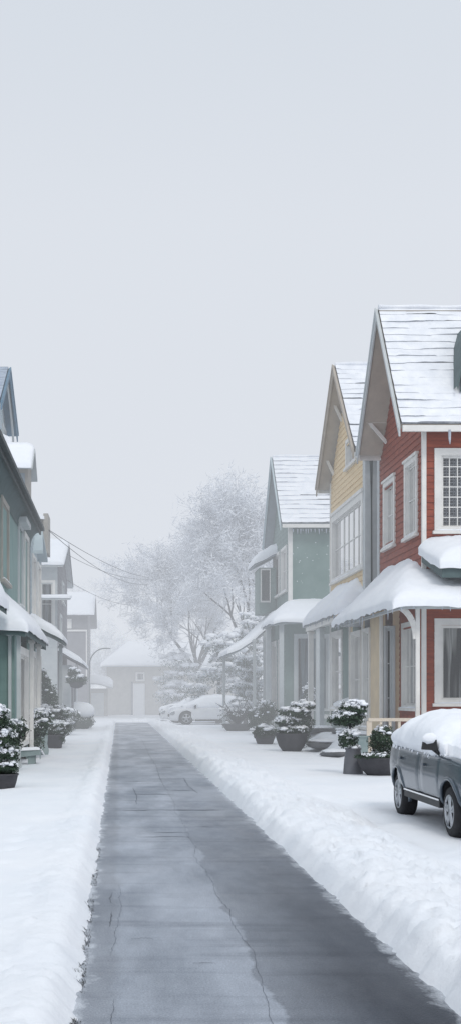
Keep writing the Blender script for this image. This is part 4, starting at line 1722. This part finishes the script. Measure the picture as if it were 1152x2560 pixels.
x, y = 9.3, 59.6
g = ground_z(x, y)
t = thing('potted_plant', (x, y, g), 'thin snowy plant in a pot against the teal panel of the grey green porch', 'potted plant')
pot(t, x, y, sc(TUB, 1.0, 1.2))
foliage(t, [((x, y, g + 1.1), (.35, .3, .6)), ((x + .1, y, g + 2.0), (.3, .3, .6)), ((x + .25, y, g + 1.6), (.35, .3, .4))], 'foliage', .055, .5, .4, (10, .09))

# left verge
x, y = -2.42, 24.9
g = ground_z(x, y)
t = thing('potted_shrub', (x, y, g), 'tall snow covered shrub in a dark pot, nearest on the left verge', 'potted shrub', 'potted shrubs on the left verge')
pot(t, x, y, sc(TUB, .82, .85))
foliage(t, [((x, y, g + .45), (.34, .32, .16)), ((x - .02, y, g + .72), (.32, .3, .22)), ((x - .10, y, g + 1.02), (.36, .32, .26)), ((x - .16, y, g + 1.38), (.34, .3, .26)), ((x - .12, y, g + 1.58), (.26, .25, .15))], 'foliage', .026, 1.35, .42, (15, .075))
b = MB()
b.tube([(x, y, g + .3), (x - .05, y, g + .9), (x - .12, y, g + 1.4)], .03, 6)
b.build('stem', 'bark', t)

x, y = -2.52, 43.2
g = ground_z(x, y)
t = thing('potted_shrub', (x, y, g), 'snow topped spreading shrub in a broad dark tub, left verge', 'potted shrub', 'potted shrubs on the left verge')
mb = MB()
mb.lathe((0, 0, 0), [(.42, 0), (.52, .05), (.55, .45), (.58, .47), (.57, .52), (.5, .52), (.48, .44), (.02, .42)], 26, 0, wob=.03)
mb.v = [(a + x - .05, b_ + y, c + g - .05) for a, b_, c in mb.v]
mb.build('pot', 'pot', t)
foliage(t, [((x, y, g + .62), (.62, .52, .2)), ((x + .15, y, g + .80), (.55, .45, .2)), ((x + .3, y, g + .45), (.3, .3, .35))], 'foliage', .035, 1.35, .45, (18, .1))

for (x, y, lab, cl, lp) in (
        (-2.85, 36.5, 'dark green snow flecked bush behind the bench on the left verge', [((-.15, 0, 1.15), (.55, .45, .38)), ((.2, 0, .95), (.5, .42, .42)), ((-.1, 0, .5), (.6, .45, .5)), ((.45, .1, 1.2), (.4, .35, .3))], (14, .1)),
        (-2.95, 46.5, 'big dark bush with snow layers behind the broad tub', [((-.3, 0, .9), (.7, .5, .45)), ((.3, 0, 1.15), (.7, .5, .38)), ((.5, .2, .7), (.6, .5, .4)), ((-.5, 0, 1.3), (.5, .4, .3))], (18, .13)),
        (-2.7, 57.5, 'frosted bush past the broad tub, third clump down the left verge', [((0, 0, .55), (.62, .5, .5)), ((.25, 0, .9), (.55, .5, .4))], (16, .15)),
        (-2.85, 29.6, 'dark bush behind the nearest potted shrub, against the teal porch', [((0, 0, .75), (.42, .38, .4)), ((.22, .1, 1.0), (.38, .32, .3)), ((-.1, 0, .4), (.45, .4, .4))], (12, .085)),
        (-2.25, 68.0, 'far rounded bush under a smooth white dome of snow', [((0, 0, .6), (.75, .6, .55)), ((.1, 0, .35), (.7, .6, .4))], None)):
    g = ground_z(x, y)
    t = thing('shrub', (x, y, g), lab, 'shrub', 'shrubs on the left verge')
    foliage(t, [((x + c[0], y + c[1], g + c[2]), r) for c, r in cl], 'foliage', .042, 1.2, .34, lp)
    if lp is None:
        s = MB()
        s.blob((x + .05, y, g + 1.05), (.85, .7, .5), 0, .2, 18, 12, 1.2)
        s.build('snow_cap', 'snow', t)

x, y = -3.0, 51.0
g = ground_z(x, y)
t = thing('conifer', (x, y, g), 'dark conical conifer against the pale wall beyond the teal porch', 'conifer')
foliage(t, [((x, y, g + .9), (.42, .4, .8)), ((x + .05, y, g + 1.7), (.38, .36, .6)), ((x - .12, y, g + 2.3), (.24, .24, .5)), ((x - .2, y, g + 2.7), (.14, .14, .3))], 'foliage', .045, 1.25, .05, (3, .06))
b = MB()
b.tube([(x, y, g), (x - .05, y, g + 1.2), (x - .18, y, g + 2.7)], [.06, .05, .02], 6)
b.build('trunk', 'bark', t)

# hanging basket by the grey house
t = thing('hanging_basket', (-2.2, 62.3, 2.4), 'dark bushy basket hanging from the porch eave of the grey house', 'hanging basket')
b = MB()
b.lathe((-2.2, 62.3, 2.35), [(.08, 0), (.3, .08), (.4, .3), (.38, .32), (.02, .3)], 16)
b.build('basket', 'pot', t)
foliage(t, [((-2.2, 62.3, 2.8), (.55, .45, .28)), ((-2.35, 62.3, 3.15), (.3, .3, .3))], 'foliage', .05, 1.1, .3, (8, .1))
b = MB()
for a in range(3):
    b.tube([(-2.2 + .3 * math.cos(a * 2.1), 62.3 + .3 * math.sin(a * 2.1), 2.65), (-2.2, 62.3, 3.7)], .012, 4)
b.build('chain', 'wire', t)

# snow-covered stone bench and rock between the left planters
x, y = -2.62, 33.0
g = ground_z(x, y)
t = thing('garden_bench', (x, y, g), 'curved pale stone bench with snow on its seat behind the nearest left shrub', 'bench')
b = MB()
b.grid(lambda u, v: V((x - .55 + 1.0 * u, y - .2 + .12 * math.sin(u * 2.4) + .5 * v, g + .34 + .05 * u)), [i / 10 for i in range(11)], [0, 1])
b.grid(lambda u, v: V((x - .55 + 1.0 * u, y - .2 + .12 * math.sin(u * 2.4), g + .34 + .05 * u - .2 * v * (1 - .4 * u))), [i / 10 for i in range(11)], [0, .5, 1])
b.grid(lambda v, u: V((x + .45, y - .2 + .08 + .5 * v, g + .39 - .25 * u)), [0, 1], [0, 1], 0, False)
b.box(x - .45, y - .1, g - .1, x - .25, y + .25, g + .3)
b.box(x + .12, y - .02, g - .1, x + .32, y + .3, g + .26)
b.build('seat', 'palestone', t)
hf_roof(t, x - .55, x + .44, y - .1, y + .35, lambda a, c: g + .345 + .05 * (a - x + .55), .07, 'seat_snow_base', free='LRNF', r=.12, seed=160, thick=.01, bulge=0, mats=('palestone', 'snow'), droop=0)
x, y = -2.72, 38.5
g = ground_z(x, y)
t = thing('boulder', (x, y, g), 'grey green boulder streaked with snow between bench and broad tub', 'boulder')
b = MB()
b.blob((x, y, g + .35), (.46, .4, .75), 0, .35, 18, 12, 1.4)
b.build('rock', 'palestone', t)
b = MB()
for k in range(4):
    b = MB()
    pts = [(x - .40 + .10 * k + .5 * u, y - .42, g + .75 - .13 * k - .42 * u * u) for u in [i / 8 for i in range(9)]]
    b.tube(pts, [.012 + .035 * math.sin(math.pi * i / 8) for i in range(9)], 6)
    b.build('snow_streak', 'snow', t)

# flat stones before the grey-green house
for i, (x, y, sx, sy) in enumerate(((7.5, 45.5, .75, .9), (7.0, 41.0, .65, 1.0), (6.75, 37.2, .50, .9), (7.85, 38.6, .55, 1.0), (8.1, 42.4, .6, .9))):
    g = ground_z(x, y)
    t = thing('garden_stone', (x, y, g), 'flat dark garden stone with a snow cap, ' + ('farthest of the group by the white post', 'left of the group behind the bowl planter', 'nearest of the group, bare dark front edge', 'beside the tapered grey pot', 'nearest the porch of the yellow house')[i], 'stone', 'flat stones beside the bowl planter')
    b = MB()
    b.blob((x, y, g + .02), (sx, sy, .15), 0, .3, 18, 8, 1.2)
    b.build('rock', 'stone', t)
    b = MB()
    b.blob((x + .05, y + .14, g + .13), (sx * .93, sy * .86, .085), 0, .35, 18, 8, 1.3)
    b.build('snow_cap', 'snow', t)

# pale electric box between topiary and bowl
g = ground_z(6.35, 31.5)
b = MB()
b.box(6.18, 31.4, g - .1, 6.5, 31.6, g + .78)
b.box(6.15, 31.37, g + .78, 6.53, 31.63, g + .82)
o = own_origin(b.build('gate_post', 'palestone'))
tag(o, 'short pale green post behind the round clipped bush', 'post')


# ------------------------------------------------------------------ frosted trees
def tree(name, base, height, spread, label, seed, levels=6, lean=(0, 0), trunk=.35, dens=1.0, droop=0.0, fork=3, twr=.022, clump=0, frost=8):
    rg = random.Random(seed)
    t = thing(name, base, label, 'tree', 'frosted trees at the end of the lane')
    base = V(base)
    tr, tw = MB(), MB()
    tips = []

    def seg(p, d, ln, r, lv):
        n = 3 if lv < 5 else 2 if lv < levels else 1
        pts, rad = [p.copy()], [r]
        q = p.copy()
        for i in range(n):
            d = (d + V((rg.uniform(-.18, .18), rg.uniform(-.18, .18), rg.uniform(-.08, .14) - droop * lv * .05))).normalized()
            q = q + d * ln / n
            pts.append(q.copy())
            rad.append(r * (1 - .38 * (i + 1) / n))
        if lv <= 2:
            tr.tube(pts, rad, 7, 0, False)
        elif lv == 3:
            tr.tube(pts, rad, 5, 1, False)
        else:
            tw.tube(pts, rad, 3, 0, False)
        if lv >= levels:
            tips.append(q)
            return
        nb = fork if lv < 2 else (rg.choice((2, 3, 3)) if lv < levels - 1 else rg.choice((4, 5, 6)))
        if lv >= levels - 2:
            nb = max(2, int(nb * dens + rg.random()))
        for k in range(nb):
            a = rg.random() * 6.283
            tilt = rg.uniform(.3, .85) if lv > 0 else rg.uniform(.25, .75)
            if k == 0 and lv < 3:
                tilt *= .45
            sx = d.cross(V((math.cos(a), math.sin(a), .3))).normalized()
            nd = (d * math.cos(tilt) + sx * math.sin(tilt)).normalized()
            nd = V((nd.x * spread, nd.y * spread, nd.z)).normalized()
            at = rg.choice(pts[1:]) if (k and lv > 0) else pts[-1]
            rr = max(twr * .6, rad[-1] * rg.uniform(.6, .85))
            if lv + 1 >= levels - 1:
                rr = min(rr, twr * (1.6 if lv + 1 < levels else 1))
            seg(at.copy(), nd, ln * rg.uniform(.66, .88), rr, lv + 1)
    d0 = V((lean[0], lean[1], 1)).normalized()
    seg(base - V((0, 0, .3)), d0, height * .27, trunk, 0)
    tr.build('trunk', ['bark', 'barkfrost'], t)
    # frost sheathing the twig ends: many small faces round every tip
    for q in tips:
        for k in range(frost):
            p = q + V((rg.gauss(0, .30), rg.gauss(0, .30), rg.gauss(0, .22)))
            a = V((rg.uniform(-1, 1), rg.uniform(-1, 1), rg.uniform(-.3, 1))).normalized()
            b = a.cross(V((rg.uniform(-1, 1), rg.uniform(-1, 1), rg.uniform(-1, 1)))).normalized()
            ln, wd_ = rg.uniform(.10, .30), rg.uniform(.016, .035)
            tw.poly([p - a * ln - b * wd_, p - a * ln + b * wd_, p + a * ln + b * wd_ * .4, p + a * ln - b * wd_ * .4], 1 if rg.random() < .55 else 0)
    for q in tips:
        if rg.random() < .10:
            s = rg.uniform(.05, .12)
            tw.blob(q, (s * 1.4, s * 1.4, s), 1, .4, 5, 3)
    if clump:
        for q in rg.sample(tips, min(len(tips), clump)):
            s = rg.uniform(.25, .6)
            tw.blob(q, (s * 1.5, s * 1.3, s * .6), 1, .7, 9, 6)
    tw.build('crown', ['twig', 'snow'], t)
    return t


tree('frosted_tree', (9.4, 91, 0), 19.2, 1.0, 'tall bare tree white with frost rising behind the grey green house', 5, 7, (-.05, 0), .42, 1.0, 0.0, 4, .034)
tree('frosted_tree', (7.4, 103, 0), 16.8, 1.12, 'broad frosted tree spreading over the roof of the end house', 12, 7, (-.06, 0), .40, 1.0, .05, 4, .034)
tree('frosted_tree', (-1.2, 128, 0), 11, 1.2, 'faint frosted tree in the haze behind the arched lamp', 23, 6, (0, 0), .3, 1.0, .2, 3, .04)
tree('frosted_tree', (-4.6, 125, 0), 14.5, 1.1, 'faint tree top above the far grey house roof', 29, 6, (0, 0), .3, 1.0, 0, 3, .04)


# snow-laden evergreens beyond the white cars
def laden(name, x, y, h, wd, label, seed, n=16, green=.35):
    g = ground_z(x, y)
    t = thing(name, (x, y, g), label, 'evergreen', 'snow laden evergreens past the cars')
    rg = random.Random(seed)
    lf = MB()
    for i in range(n):
        u = i / (n - 1)
        z = g + h * (.18 + .78 * u)
        rr = wd * (1 - .6 * u) * rg.uniform(.35, 1.0)
        a = rg.random() * 6.283
        c = V((x + math.cos(a) * rr, y + math.sin(a) * rr * .7, z + rg.uniform(-.2, .2)))
        s = wd * rg.uniform(.34, .6)
        leaf_cloud(lf, c, (s, s, s * .5), int(420), .085, seed=i * 2.1 + seed, top=green, amp=.5)
        for k in range(7):
            lf.blob(c + V((rg.uniform(-s, s) * .8, rg.uniform(-s, s) * .8, s * .30 + rg.uniform(-.1, .08))), (s * rg.uniform(.2, .42), s * rg.uniform(.2, .4), s * rg.uniform(.10, .18)), 2, .6, 9, 6)
    lf.build('crown', ['leaffrost', 'leafm', 'snow'], t)
    b = MB()
    b.tube([(x, y, g - .1), (x + .1, y, g + h * .4), (x, y, g + h * .8)], [.16, .11, .05], 7)
    b.build('trunk', 'bark', t)


laden('evergreen', 7.6, 72.5, 4.1, 1.25, 'snow laden evergreen under the canopy of the grey green house', 3, 16, .5)
laden('evergreen', 6.6, 80.5, 6.0, 1.9, 'frosty evergreen behind the white car, left of the canopy', 4, 18, .55)
laden('evergreen', 9.4, 82.5, 7.6, 1.8, 'tallest snow heaped evergreen rising behind the canopy roof', 6, 18, .55)
laden('evergreen', 5.2, 100, 5.0, 2.3, 'faint low evergreen before the end house wall', 8, 16, .6)


# ------------------------------------------------------------------ cars
def catmull(vals, t):
    n = len(vals)
    i = min(int(t), n - 2)
    f = t - i
    p0, p1, p2, p3 = vals[max(i - 1, 0)], vals[i], vals[i + 1], vals[min(i + 2, n - 1)]
    return .5 * (2 * p1 + (-p0 + p2) * f + (2 * p0 - 5 * p1 + 4 * p2 - p3) * f * f + (-p0 + 3 * p1 - 3 * p2 + p3) * f ** 3)


SUV = [  # y, half width, belt z, top z, top half width, sill z
    (-2.36, .66, .62, .66, .55, .43), (-2.28, .80, .80, .84, .62, .37), (-2.0, .88, .93, .98, .68, .36), (-1.5, .915, .99, 1.05, .70, .37), (-1.08, .925, .99, 1.05, .72, .37),
    (-.70, .925, 1.00, 1.18, .68, .37), (-.25, .925, 1.00, 1.34, .61, .37), (.3, .925, 1.01, 1.395, .60, .37), (1.0, .925, 1.02, 1.395, .60, .37), (1.6, .915, 1.03, 1.35, .58, .38),
    (2.0, .88, 1.03, 1.22, .58, .40), (2.22, .82, 1.00, 1.07, .60, .43), (2.34, .70, .80, .86, .56, .46)]
SLEEK = [
    (-2.36, .62, .56, .60, .5, .30), (-2.28, .80, .70, .74, .6, .25), (-2.0, .88, .80, .84, .68, .24), (-1.6, .915, .86, .90, .72, .24), (-1.2, .925, .90, 1.02, .72, .24),
    (-.8, .925, .92, 1.22, .68, .24), (-.3, .925, .94, 1.42, .62, .24), (.3, .925, .96, 1.48, .60, .24), (1.0, .925, .98, 1.46, .60, .24), (1.6, .915, 1.0, 1.34, .58, .25),
    (2.0, .88, 1.0, 1.18, .60, .27), (2.22, .82, .96, 1.04, .62, .3), (2.34, .70, .74, .80, .56, .36)]


def make_car(root, loc, rz, scale, ST, paint, wheels, wr, snowT, seed, mirror=True):
    loc = V(loc)
    rot = Matrix.Rotation(rz, 3, 'Z')
    ny = 74

    def stat(u):
        t = u * (len(ST) - 1)
        return [catmull([s[k] for s in ST], t) for k in range(6)]

    def prof(u):
        y, wdt, bz, tz, tw, sz = stat(u)
        hgt = tz - bz
        cab = sstep(.10, .30, hgt)
        P = [(wdt - .10, sz), (wdt - .03, sz + .10), (wdt, sz + (bz - sz) * .48), (wdt - .004, sz + (bz - sz) * .72), (wdt - .03, bz - .02),
             (wdt - .075, bz + .02 + hgt * .06), ((wdt * .58 + tw * .42) - .02, bz + hgt * (.52 - .1 * (1 - cab))), (tw + .02, tz - .045 - .02 * cab), (tw * .72, tz + .008), (tw * .35, tz + .025), (0, tz + .03)]
        return y, P

    def S(u, t):
        """t: 0 sill .. 1 roof centre, right-hand side (+x)"""
        y, P = prof(u)
        k = t * (len(P) - 1)
        return V((catmull([p[0] for p in P], k), y, catmull([p[1] for p in P], k)))

    def Nn(u, t):
        e = .004
        a = S(min(1, u + e), t) - S(max(0, u - e), t)
        b = S(u, min(1, t + e)) - S(u, max(0, t - e))
        n = b.cross(a)
        if n.length < 1e-9:
            return V((0, 0, 1))
        n.normalize()
        if n.x < -.02 or (abs(n.x) <= .02 and n.z < 0):
            n = -n
        return n

    def W(p):
        return loc + rot @ (V(p) * scale)

    def fin(mb, name, mats, parent):
        mb.v = [tuple(W(p)) for p in mb.v]
        return mb.build(name, mats, parent)
    # body: closed shell, arches cut out
    nt_ = 30
    us = [i / ny for i in range(ny + 1)]
    ts = [i / nt_ for i in range(nt_ + 1)]
    mb = MB()
    ring = []
    for u in us:
        r = [S(u, t) for t in ts]
        l = [V((-p.x, p.y, p.z)) for p in reversed(r[:-1])]
        ring.append(r + l)
    n = len(ring[0])
    for r in ring:
        mb.v += [tuple(p) for p in r]
    for a in range(ny):
        for b in range(n):
            b2 = (b + 1) % n
            mb.f.append((a * n + b, a * n + b2, (a + 1) * n + b2, (a + 1) * n + b))
            mb.m.append(0)
            mb.s.append(b != n - 1)
    for a in (0, ny):
        f = tuple(a * n + b for b in range(n))
        mb.f.append(f if a else f[::-1])
        mb.m.append(0)
        mb.s.append(False)
    body = fin(mb, 'body', [paint, 'blackplastic'], root)
    bmx = bmesh.new()
    bmx.from_mesh(body.data)
    bmesh.ops.recalc_face_normals(bmx, faces=bmx.faces)
    bmx.to_mesh(body.data)
    bmx.free()
    cutters = []
    base = ROOT[root.name]
    for wy in wheels:
        for sx in (-1, 1):
            c = MB()
            c.lathe((sx * .60 if sx > 0 else -1.1, wy, wr + .0), [(wr + .075, 0), (wr + .075, .5)], 40, 1, 'x')
            if sx > 0:
                pass
            c.v = [tuple(W(p) - base) for p in c.v]
            me = bpy.data.meshes.new('cut')
            me.from_pydata(c.v, [], c.f)
            me.materials.append(M['blackplastic'])
            b_ = bmesh.new()
            b_.from_mesh(me)
            bmesh.ops.recalc_face_normals(b_, faces=b_.faces)
            b_.to_mesh(me)
            b_.free()
            co = bpy.data.objects.new('cut', me)
            COL.objects.link(co)
            co.location = base
            md = body.modifiers.new('b', 'BOOLEAN')
            md.operation = 'DIFFERENCE'
            md.solver = 'EXACT'
            md.material_mode = 'TRANSFER'
            md.object = co
            cutters.append(co)
    bpy.context.view_layer.update()
    dg = bpy.context.evaluated_depsgraph_get()
    nm = bpy.data.meshes.new_from_object(body.evaluated_get(dg))
    body.modifiers.clear()
    body.data = nm
    for c in cutters:
        bpy.data.objects.remove(c)
    nm.name = 'body'
    # arch trims, sills
    for wy in wheels:
        for sx in (-1, 1):
            a = MB()
            pts = []
            for i in range(25):
                th = math.pi * (-.06 + 1.12 * i / 24)
                pz, py = wr + math.sin(th) * (wr + .085), wy + math.cos(th) * (wr + .085)
                # follow the flank
                uu = min(range(len(us)), key=lambda k: abs(prof(us[k])[0] - py))
                tt = min(ts[:14], key=lambda t_: abs(S(us[uu], t_).z - pz))
                px_ = max(S(us[uu], tt).x, .80)
                pts.append((sx * (px_ + .002), py, pz))
            a.tube(pts, .03, 6)
            fin(a, 'wheel_arch', paint if paint == 'carpaint' else 'whitecar', root)
    for sx in (-1, 1):
        a = MB()
        a.beam((sx * .885, wheels[0] + wr + .1, ST[5][5] + .02), (sx * .885, wheels[1] - wr - .1, ST[5][5] + .02), .06, .10)
        so_ = fin(a, 'sill', 'blackplastic', root)
        a = MB()
        a.beam((sx * .918, wheels[0] + wr + .1, ST[5][5] + .075), (sx * .918, wheels[1] - wr - .1, ST[5][5] + .075), .016, .022)
        fin(a, 'chrome_strip', 'chrome', so_)
    # doors: skins standing just proud of the flank
    for sx in (-1, 1):
        for (ua, ub) in ((.345, .535), (.545, .715)):
            d = MB()
            uu = [ua + (ub - ua) * i / 12 for i in range(13)]
            tt = [.06 + (.44 - .06) * i / 12 for i in range(13)]

            def ds(u, t):
                p = S(u, t) + Nn(u, t) * (.009 if ua < u < ub and .06 < t < .44 else -.004)
                return V((sx * p.x, p.y, p.z))
            d.grid(ds, uu, tt)
            do = fin(d, 'door', paint, root)
            hd = MB()
            p = S(ub - .035, .33) + V((.03, 0, 0))
            hd.beam((sx * p.x, p.y - .10, p.z), (sx * p.x, p.y + .05, p.z), .03, .035)
            fin(hd, 'handle', paint, do)
        gl = MB()
        for (ua, ub) in ((.40, .535), (.55, .70), (.715, .80)):
            uu = [ua + (ub - ua) * i / 6 for i in range(7)]

            def gs(u, t):
                p = S(u, t) + Nn(u, t) * .006
                return V((sx * p.x, p.y, p.z))
            gl.grid(gs, uu, [.51 + (.665 - .51) * i / 5 for i in range(6)])
        fin(gl, 'side_window', 'carglass', root)
    ws = MB()

    def wsf(v, u):
        t = .72 + (1 - .72) * (1 - abs(v))
        p = S(u, t) + Nn(u, t) * .006
        return V((p.x if v >= 0 else -p.x, p.y, p.z))
    ws.grid(wsf, [-1 + i / 6 for i in range(13)], [.36 + (.49 - .36) * i / 5 for i in range(6)])
    fin(ws, 'windscreen', 'carglass', root)
    # front: lamps, grille, bumper strip; rear lamps
    for sx in (-1, 1):
        hl = MB()

        def hf(u, t):
            p = S(u, t) + Nn(u, t) * .012
            return V((sx * p.x, p.y, p.z))
        hl.grid(hf, [.045 + .105 * i / 6 for i in range(7)], [.30 + .12 * i / 4 for i in range(5)])
        fin(hl, 'headlight', 'lampglass', root)
        hl = MB()
        hl.grid(hf, [.93 + .045 * i / 4 for i in range(5)], [.30 + .12 * i / 4 for i in range(5)])
        fin(hl, 'tail_light', 'blackplastic', root)
        cs_ = MB()
        cs_.grid(lambda u, t: hf(u, t) , [.02 + .12 * i / 6 for i in range(7)], [.265, .285])
        fin(cs_, 'bumper_trim', 'chrome', root)
    gr = MB()
    gr.box(-.5, -2.40, .46, .5, -2.34, .60)
    for k in range(5):
        gr.box(-.5, -2.415, .47 + .026 * k, .5, -2.395, .48 + .026 * k)
    fin(gr, 'grille', 'blackplastic', root)
    # wheels
    for wy in wheels:
        for sx in (-1, 1):
            w_ = MB()
            xo = sx * .905
            dirx = -sx
            prof_ = [(wr * .62, .0), (wr * .80, -.006), (wr * .93, .012), (wr * .995, .05), (wr, .10), (wr, .15), (wr * .99, .19), (wr * .9, .225), (wr * .6, .225)]
            w_.lathe((xo, wy, wr), [(r_, h_ * dirx) for r_, h_ in prof_], 36, 0, 'x', False)
            for k in range(36):      # tread blocks
                th = 2 * math.pi * k / 36
                c = V((xo + dirx * .115, wy + math.cos(th) * wr, wr + math.sin(th) * wr))
                w_.beam(c - V((.055, 0, 0)), c + V((.055, 0, 0)), .022, .022)
            wo = fin(w_, 'wheel', 'tyre', root)
            r_ = MB()
            rr = wr * .64
            r_.lathe((xo, wy, wr), [(rr * 1.0, -.002 * dirx), (rr * .99, .012 * dirx), (rr * .90, .02 * dirx), (rr * .90, .10 * dirx), (.01, .11 * dirx)], 36, 1, 'x', False)
            r_.lathe((xo, wy, wr), [(rr * 1.02, .004 * dirx), (rr * .985, -.008 * dirx), (rr * .93, .004 * dirx), (rr * .92, .03 * dirx)], 36, 0, 'x', False)
            r_.lathe((xo, wy, wr), [(.01, -.002 * dirx), (rr * .17, .0), (rr * .20, .03 * dirx), (rr * .2, .08 * dirx)], 20, 0, 'x', False)
            for k in range(5):
                th = 2 * math.pi * k / 5 + .3
                for off in (-.14, .14):
                    a0 = V((xo + dirx * .018, wy + math.cos(th + off * 2.2) * rr * .18, wr + math.sin(th + off * 2.2) * rr * .18))
                    a1 = V((xo + dirx * .012, wy + math.cos(th + off) * rr * .95, wr + math.sin(th + off) * rr * .95))
                    r_.tube([a0, (a0 + a1) / 2, a1], [.026, .022, .024], 6, 0)
            fin(r_, 'rim', ['rim', 'blackplastic'], wo)
    if mirror:
        for sx in (-1, 1):
            m_ = MB()
            c = S(.392, .5)
            x0 = sx * (c.x + .03)
            m_.hexa([(x0 + sx * .02, c.y - .07, c.z + .06), (x0 + sx * .21, c.y - .02, c.z + .07), (x0 + sx * .21, c.y + .05, c.z + .07), (x0 + sx * .02, c.y + .05, c.z + .06),
                     (x0 + sx * .03, c.y - .06, c.z + .20), (x0 + sx * .19, c.y - .015, c.z + .20), (x0 + sx * .19, c.y + .045, c.z + .20), (x0 + sx * .03, c.y + .045, c.z + .20)])
            m_.beam((x0 - sx * .04, c.y, c.z - .0), (x0 + sx * .06, c.y, c.z + .08), .06, .05)
            mo = fin(m_, 'mirror', 'blackplastic', root)
            s_ = MB()
            s_.blob((x0 + sx * .115, c.y - .012, c.z + .215), (.105, .065, .075), 0, .25, 12, 8)
            fin(s_, 'mirror_snow', 'snow', mo)
    # blanket of snow over bonnet, glass and roof, sliding down the flank
    sb = MB()
    nu, nv = 96, 60

    def edge(u, sd):
        y = prof(u)[0]
        cab = sstep(-1.15, -.55, y)
        e = (.47 if sd > 0 else .46) + .10 * (1 - cab)
        return e + .035 * nz(y * 2.1 + seed, sd * 4) + .022 * nz(y * 6 + seed, sd * 9) - .045 * math.exp(-((y + .45) / .22) ** 2)

    def sfn(u, v):
        sd = 1 if v >= 0 else -1
        uu = .035 + (.965 - .035) * u
        e0 = edge(uu, sd)
        t = 1 - abs(v) * (1 - e0)
        p, nn = S(uu, t), Nn(uu, t)
        if abs(v) < .06:
            nn = V((0, nn.y, max(nn.z, .5))).normalized()
        ee = min((1 - abs(v)) / .22, u / .09, (1 - u) / .07)
        q = max(0, min(1, ee))
        rim = math.sqrt(1 - (1 - q) ** 2)
        k = 1 + .35 * nz(p.x * 1.6 + seed, p.y * 1.5, sd) + .22 * nz(p.x * 4, p.y * 4, p.z * 4 + seed) + .10 * nz(p.x * 10, p.y * 10, p.z * 10)
        th = snowT * (.55 + .45 * min(1, max(0, nn.z) + .25)) * k * rim - (.02 if q <= 0 else 0)
        p = p + nn * th + V((0, 0, .25 * th))
        return V((sd * p.x, p.y, p.z)) if v != 0 else V((0, p.y, p.z))
    sb.grid(sfn, [i / nu for i in range(nu + 1)], [-1 + 2 * i / nv for i in range(nv + 1)])
    fin(sb, 'snow_blanket', 'snow', root)
    # stray lumps under the rim of the blanket
    lm = MB()
    for i in range(26):
        u = rnd.uniform(.3, .85)
        for sd in (-1, 1):
            p = S(u, edge(u, sd) - rnd.uniform(.0, .05))
            s = rnd.uniform(.012, .035)
            lm.blob((sd * (p.x + .004), p.y, p.z), (s * .5, s, s), 0, .5, 7, 5)
    fin(lm, 'snow_flecks', 'snow', root)


gz = .075
t = thing('parked_car', (5.32, 17.75, gz), 'dark grey car with snow heaped over windows and bonnet at the right edge', 'car')
make_car(t, (5.40, 17.72, gz), 0, 1.06, SUV, 'carpaint', (-1.46, 1.34), .335, .13, 3.0)
t = thing('parked_car', (5.9, 78.2, .08), 'white car buried in snow, nearer of the pair with its front wheel showing', 'car', 'white cars parked across the lane end')
make_car(t, (5.95, 78.2, .08), -R(90), 1.14, SLEEK, 'whitecar', (-1.42, 1.40), .38, .16, 9.0)
t = thing('parked_car', (5.4, 83.4, .08), 'white car mostly hidden behind the nearer white one, sloping bonnet and windscreen visible', 'car', 'white cars parked across the lane end')
make_car(t, (5.5, 83.4, .08), -R(90), 1.12, SLEEK, 'whitecar', (-1.42, 1.40), .34, .16, 14.0)


# ------------------------------------------------------------------ lamp and overhead wires
t = thing('street_lamp', (-2.35, 96, 0), 'thin street lamp with arched neck in the haze at the left', 'lamp')
b = MB()
pts = [(-2.35, 96, 0), (-2.35, 96, 4.4)]
for i in range(1, 11):
    a = i / 10 * math.pi * .5
    pts.append((-2.35 + 1.25 * (1 - math.cos(a)), 96, 4.4 + 1.35 * math.sin(a)))
b.tube(pts, .05, 7)
b.build('pole', 'darktrim', t)
b = MB()
b.hexa([(-1.1, 95.88, 5.70), (-.62, 95.92, 5.70), (-.62, 96.08, 5.70), (-1.1, 96.12, 5.70), (-1.1, 95.92, 5.80), (-.7, 95.95, 5.77), (-.7, 96.05, 5.77), (-1.1, 96.08, 5.80)])
b.build('lamp_head', 'darktrim', t)


def wire(a, b_, sag, lab, r=.014):
    a, b_ = V(a), V(b_)
    m_ = MB()
    pts = []
    for i in range(25):
        u = i / 24
        p = a.lerp(b_, u)
        p.z -= sag * 4 * u * (1 - u)
        pts.append(p)
    m_.tube(pts, r, 5)
    o = own_origin(m_.build('overhead_wire', 'wire'))
    tag(o, lab, 'wire', 'overhead wires')


wire((-2.86, 49.0, 8.75), (2.4, 96, 11.4), .35, 'upper overhead wire leaving the beige block on the left')
wire((-2.86, 49.0, 8.72), (2.6, 97, 11.0), .75, 'overhead wire just below the topmost one, more slack')
wire((-2.95, 67, 9.9), (2.5, 96, 11.3), .45, 'overhead wire from the grey gabled house roof to the tree')
wire((-2.95, 69, 8.6), (1.0, 100, 9.5), .3, 'lowest overhead wire passing above the far grey house')
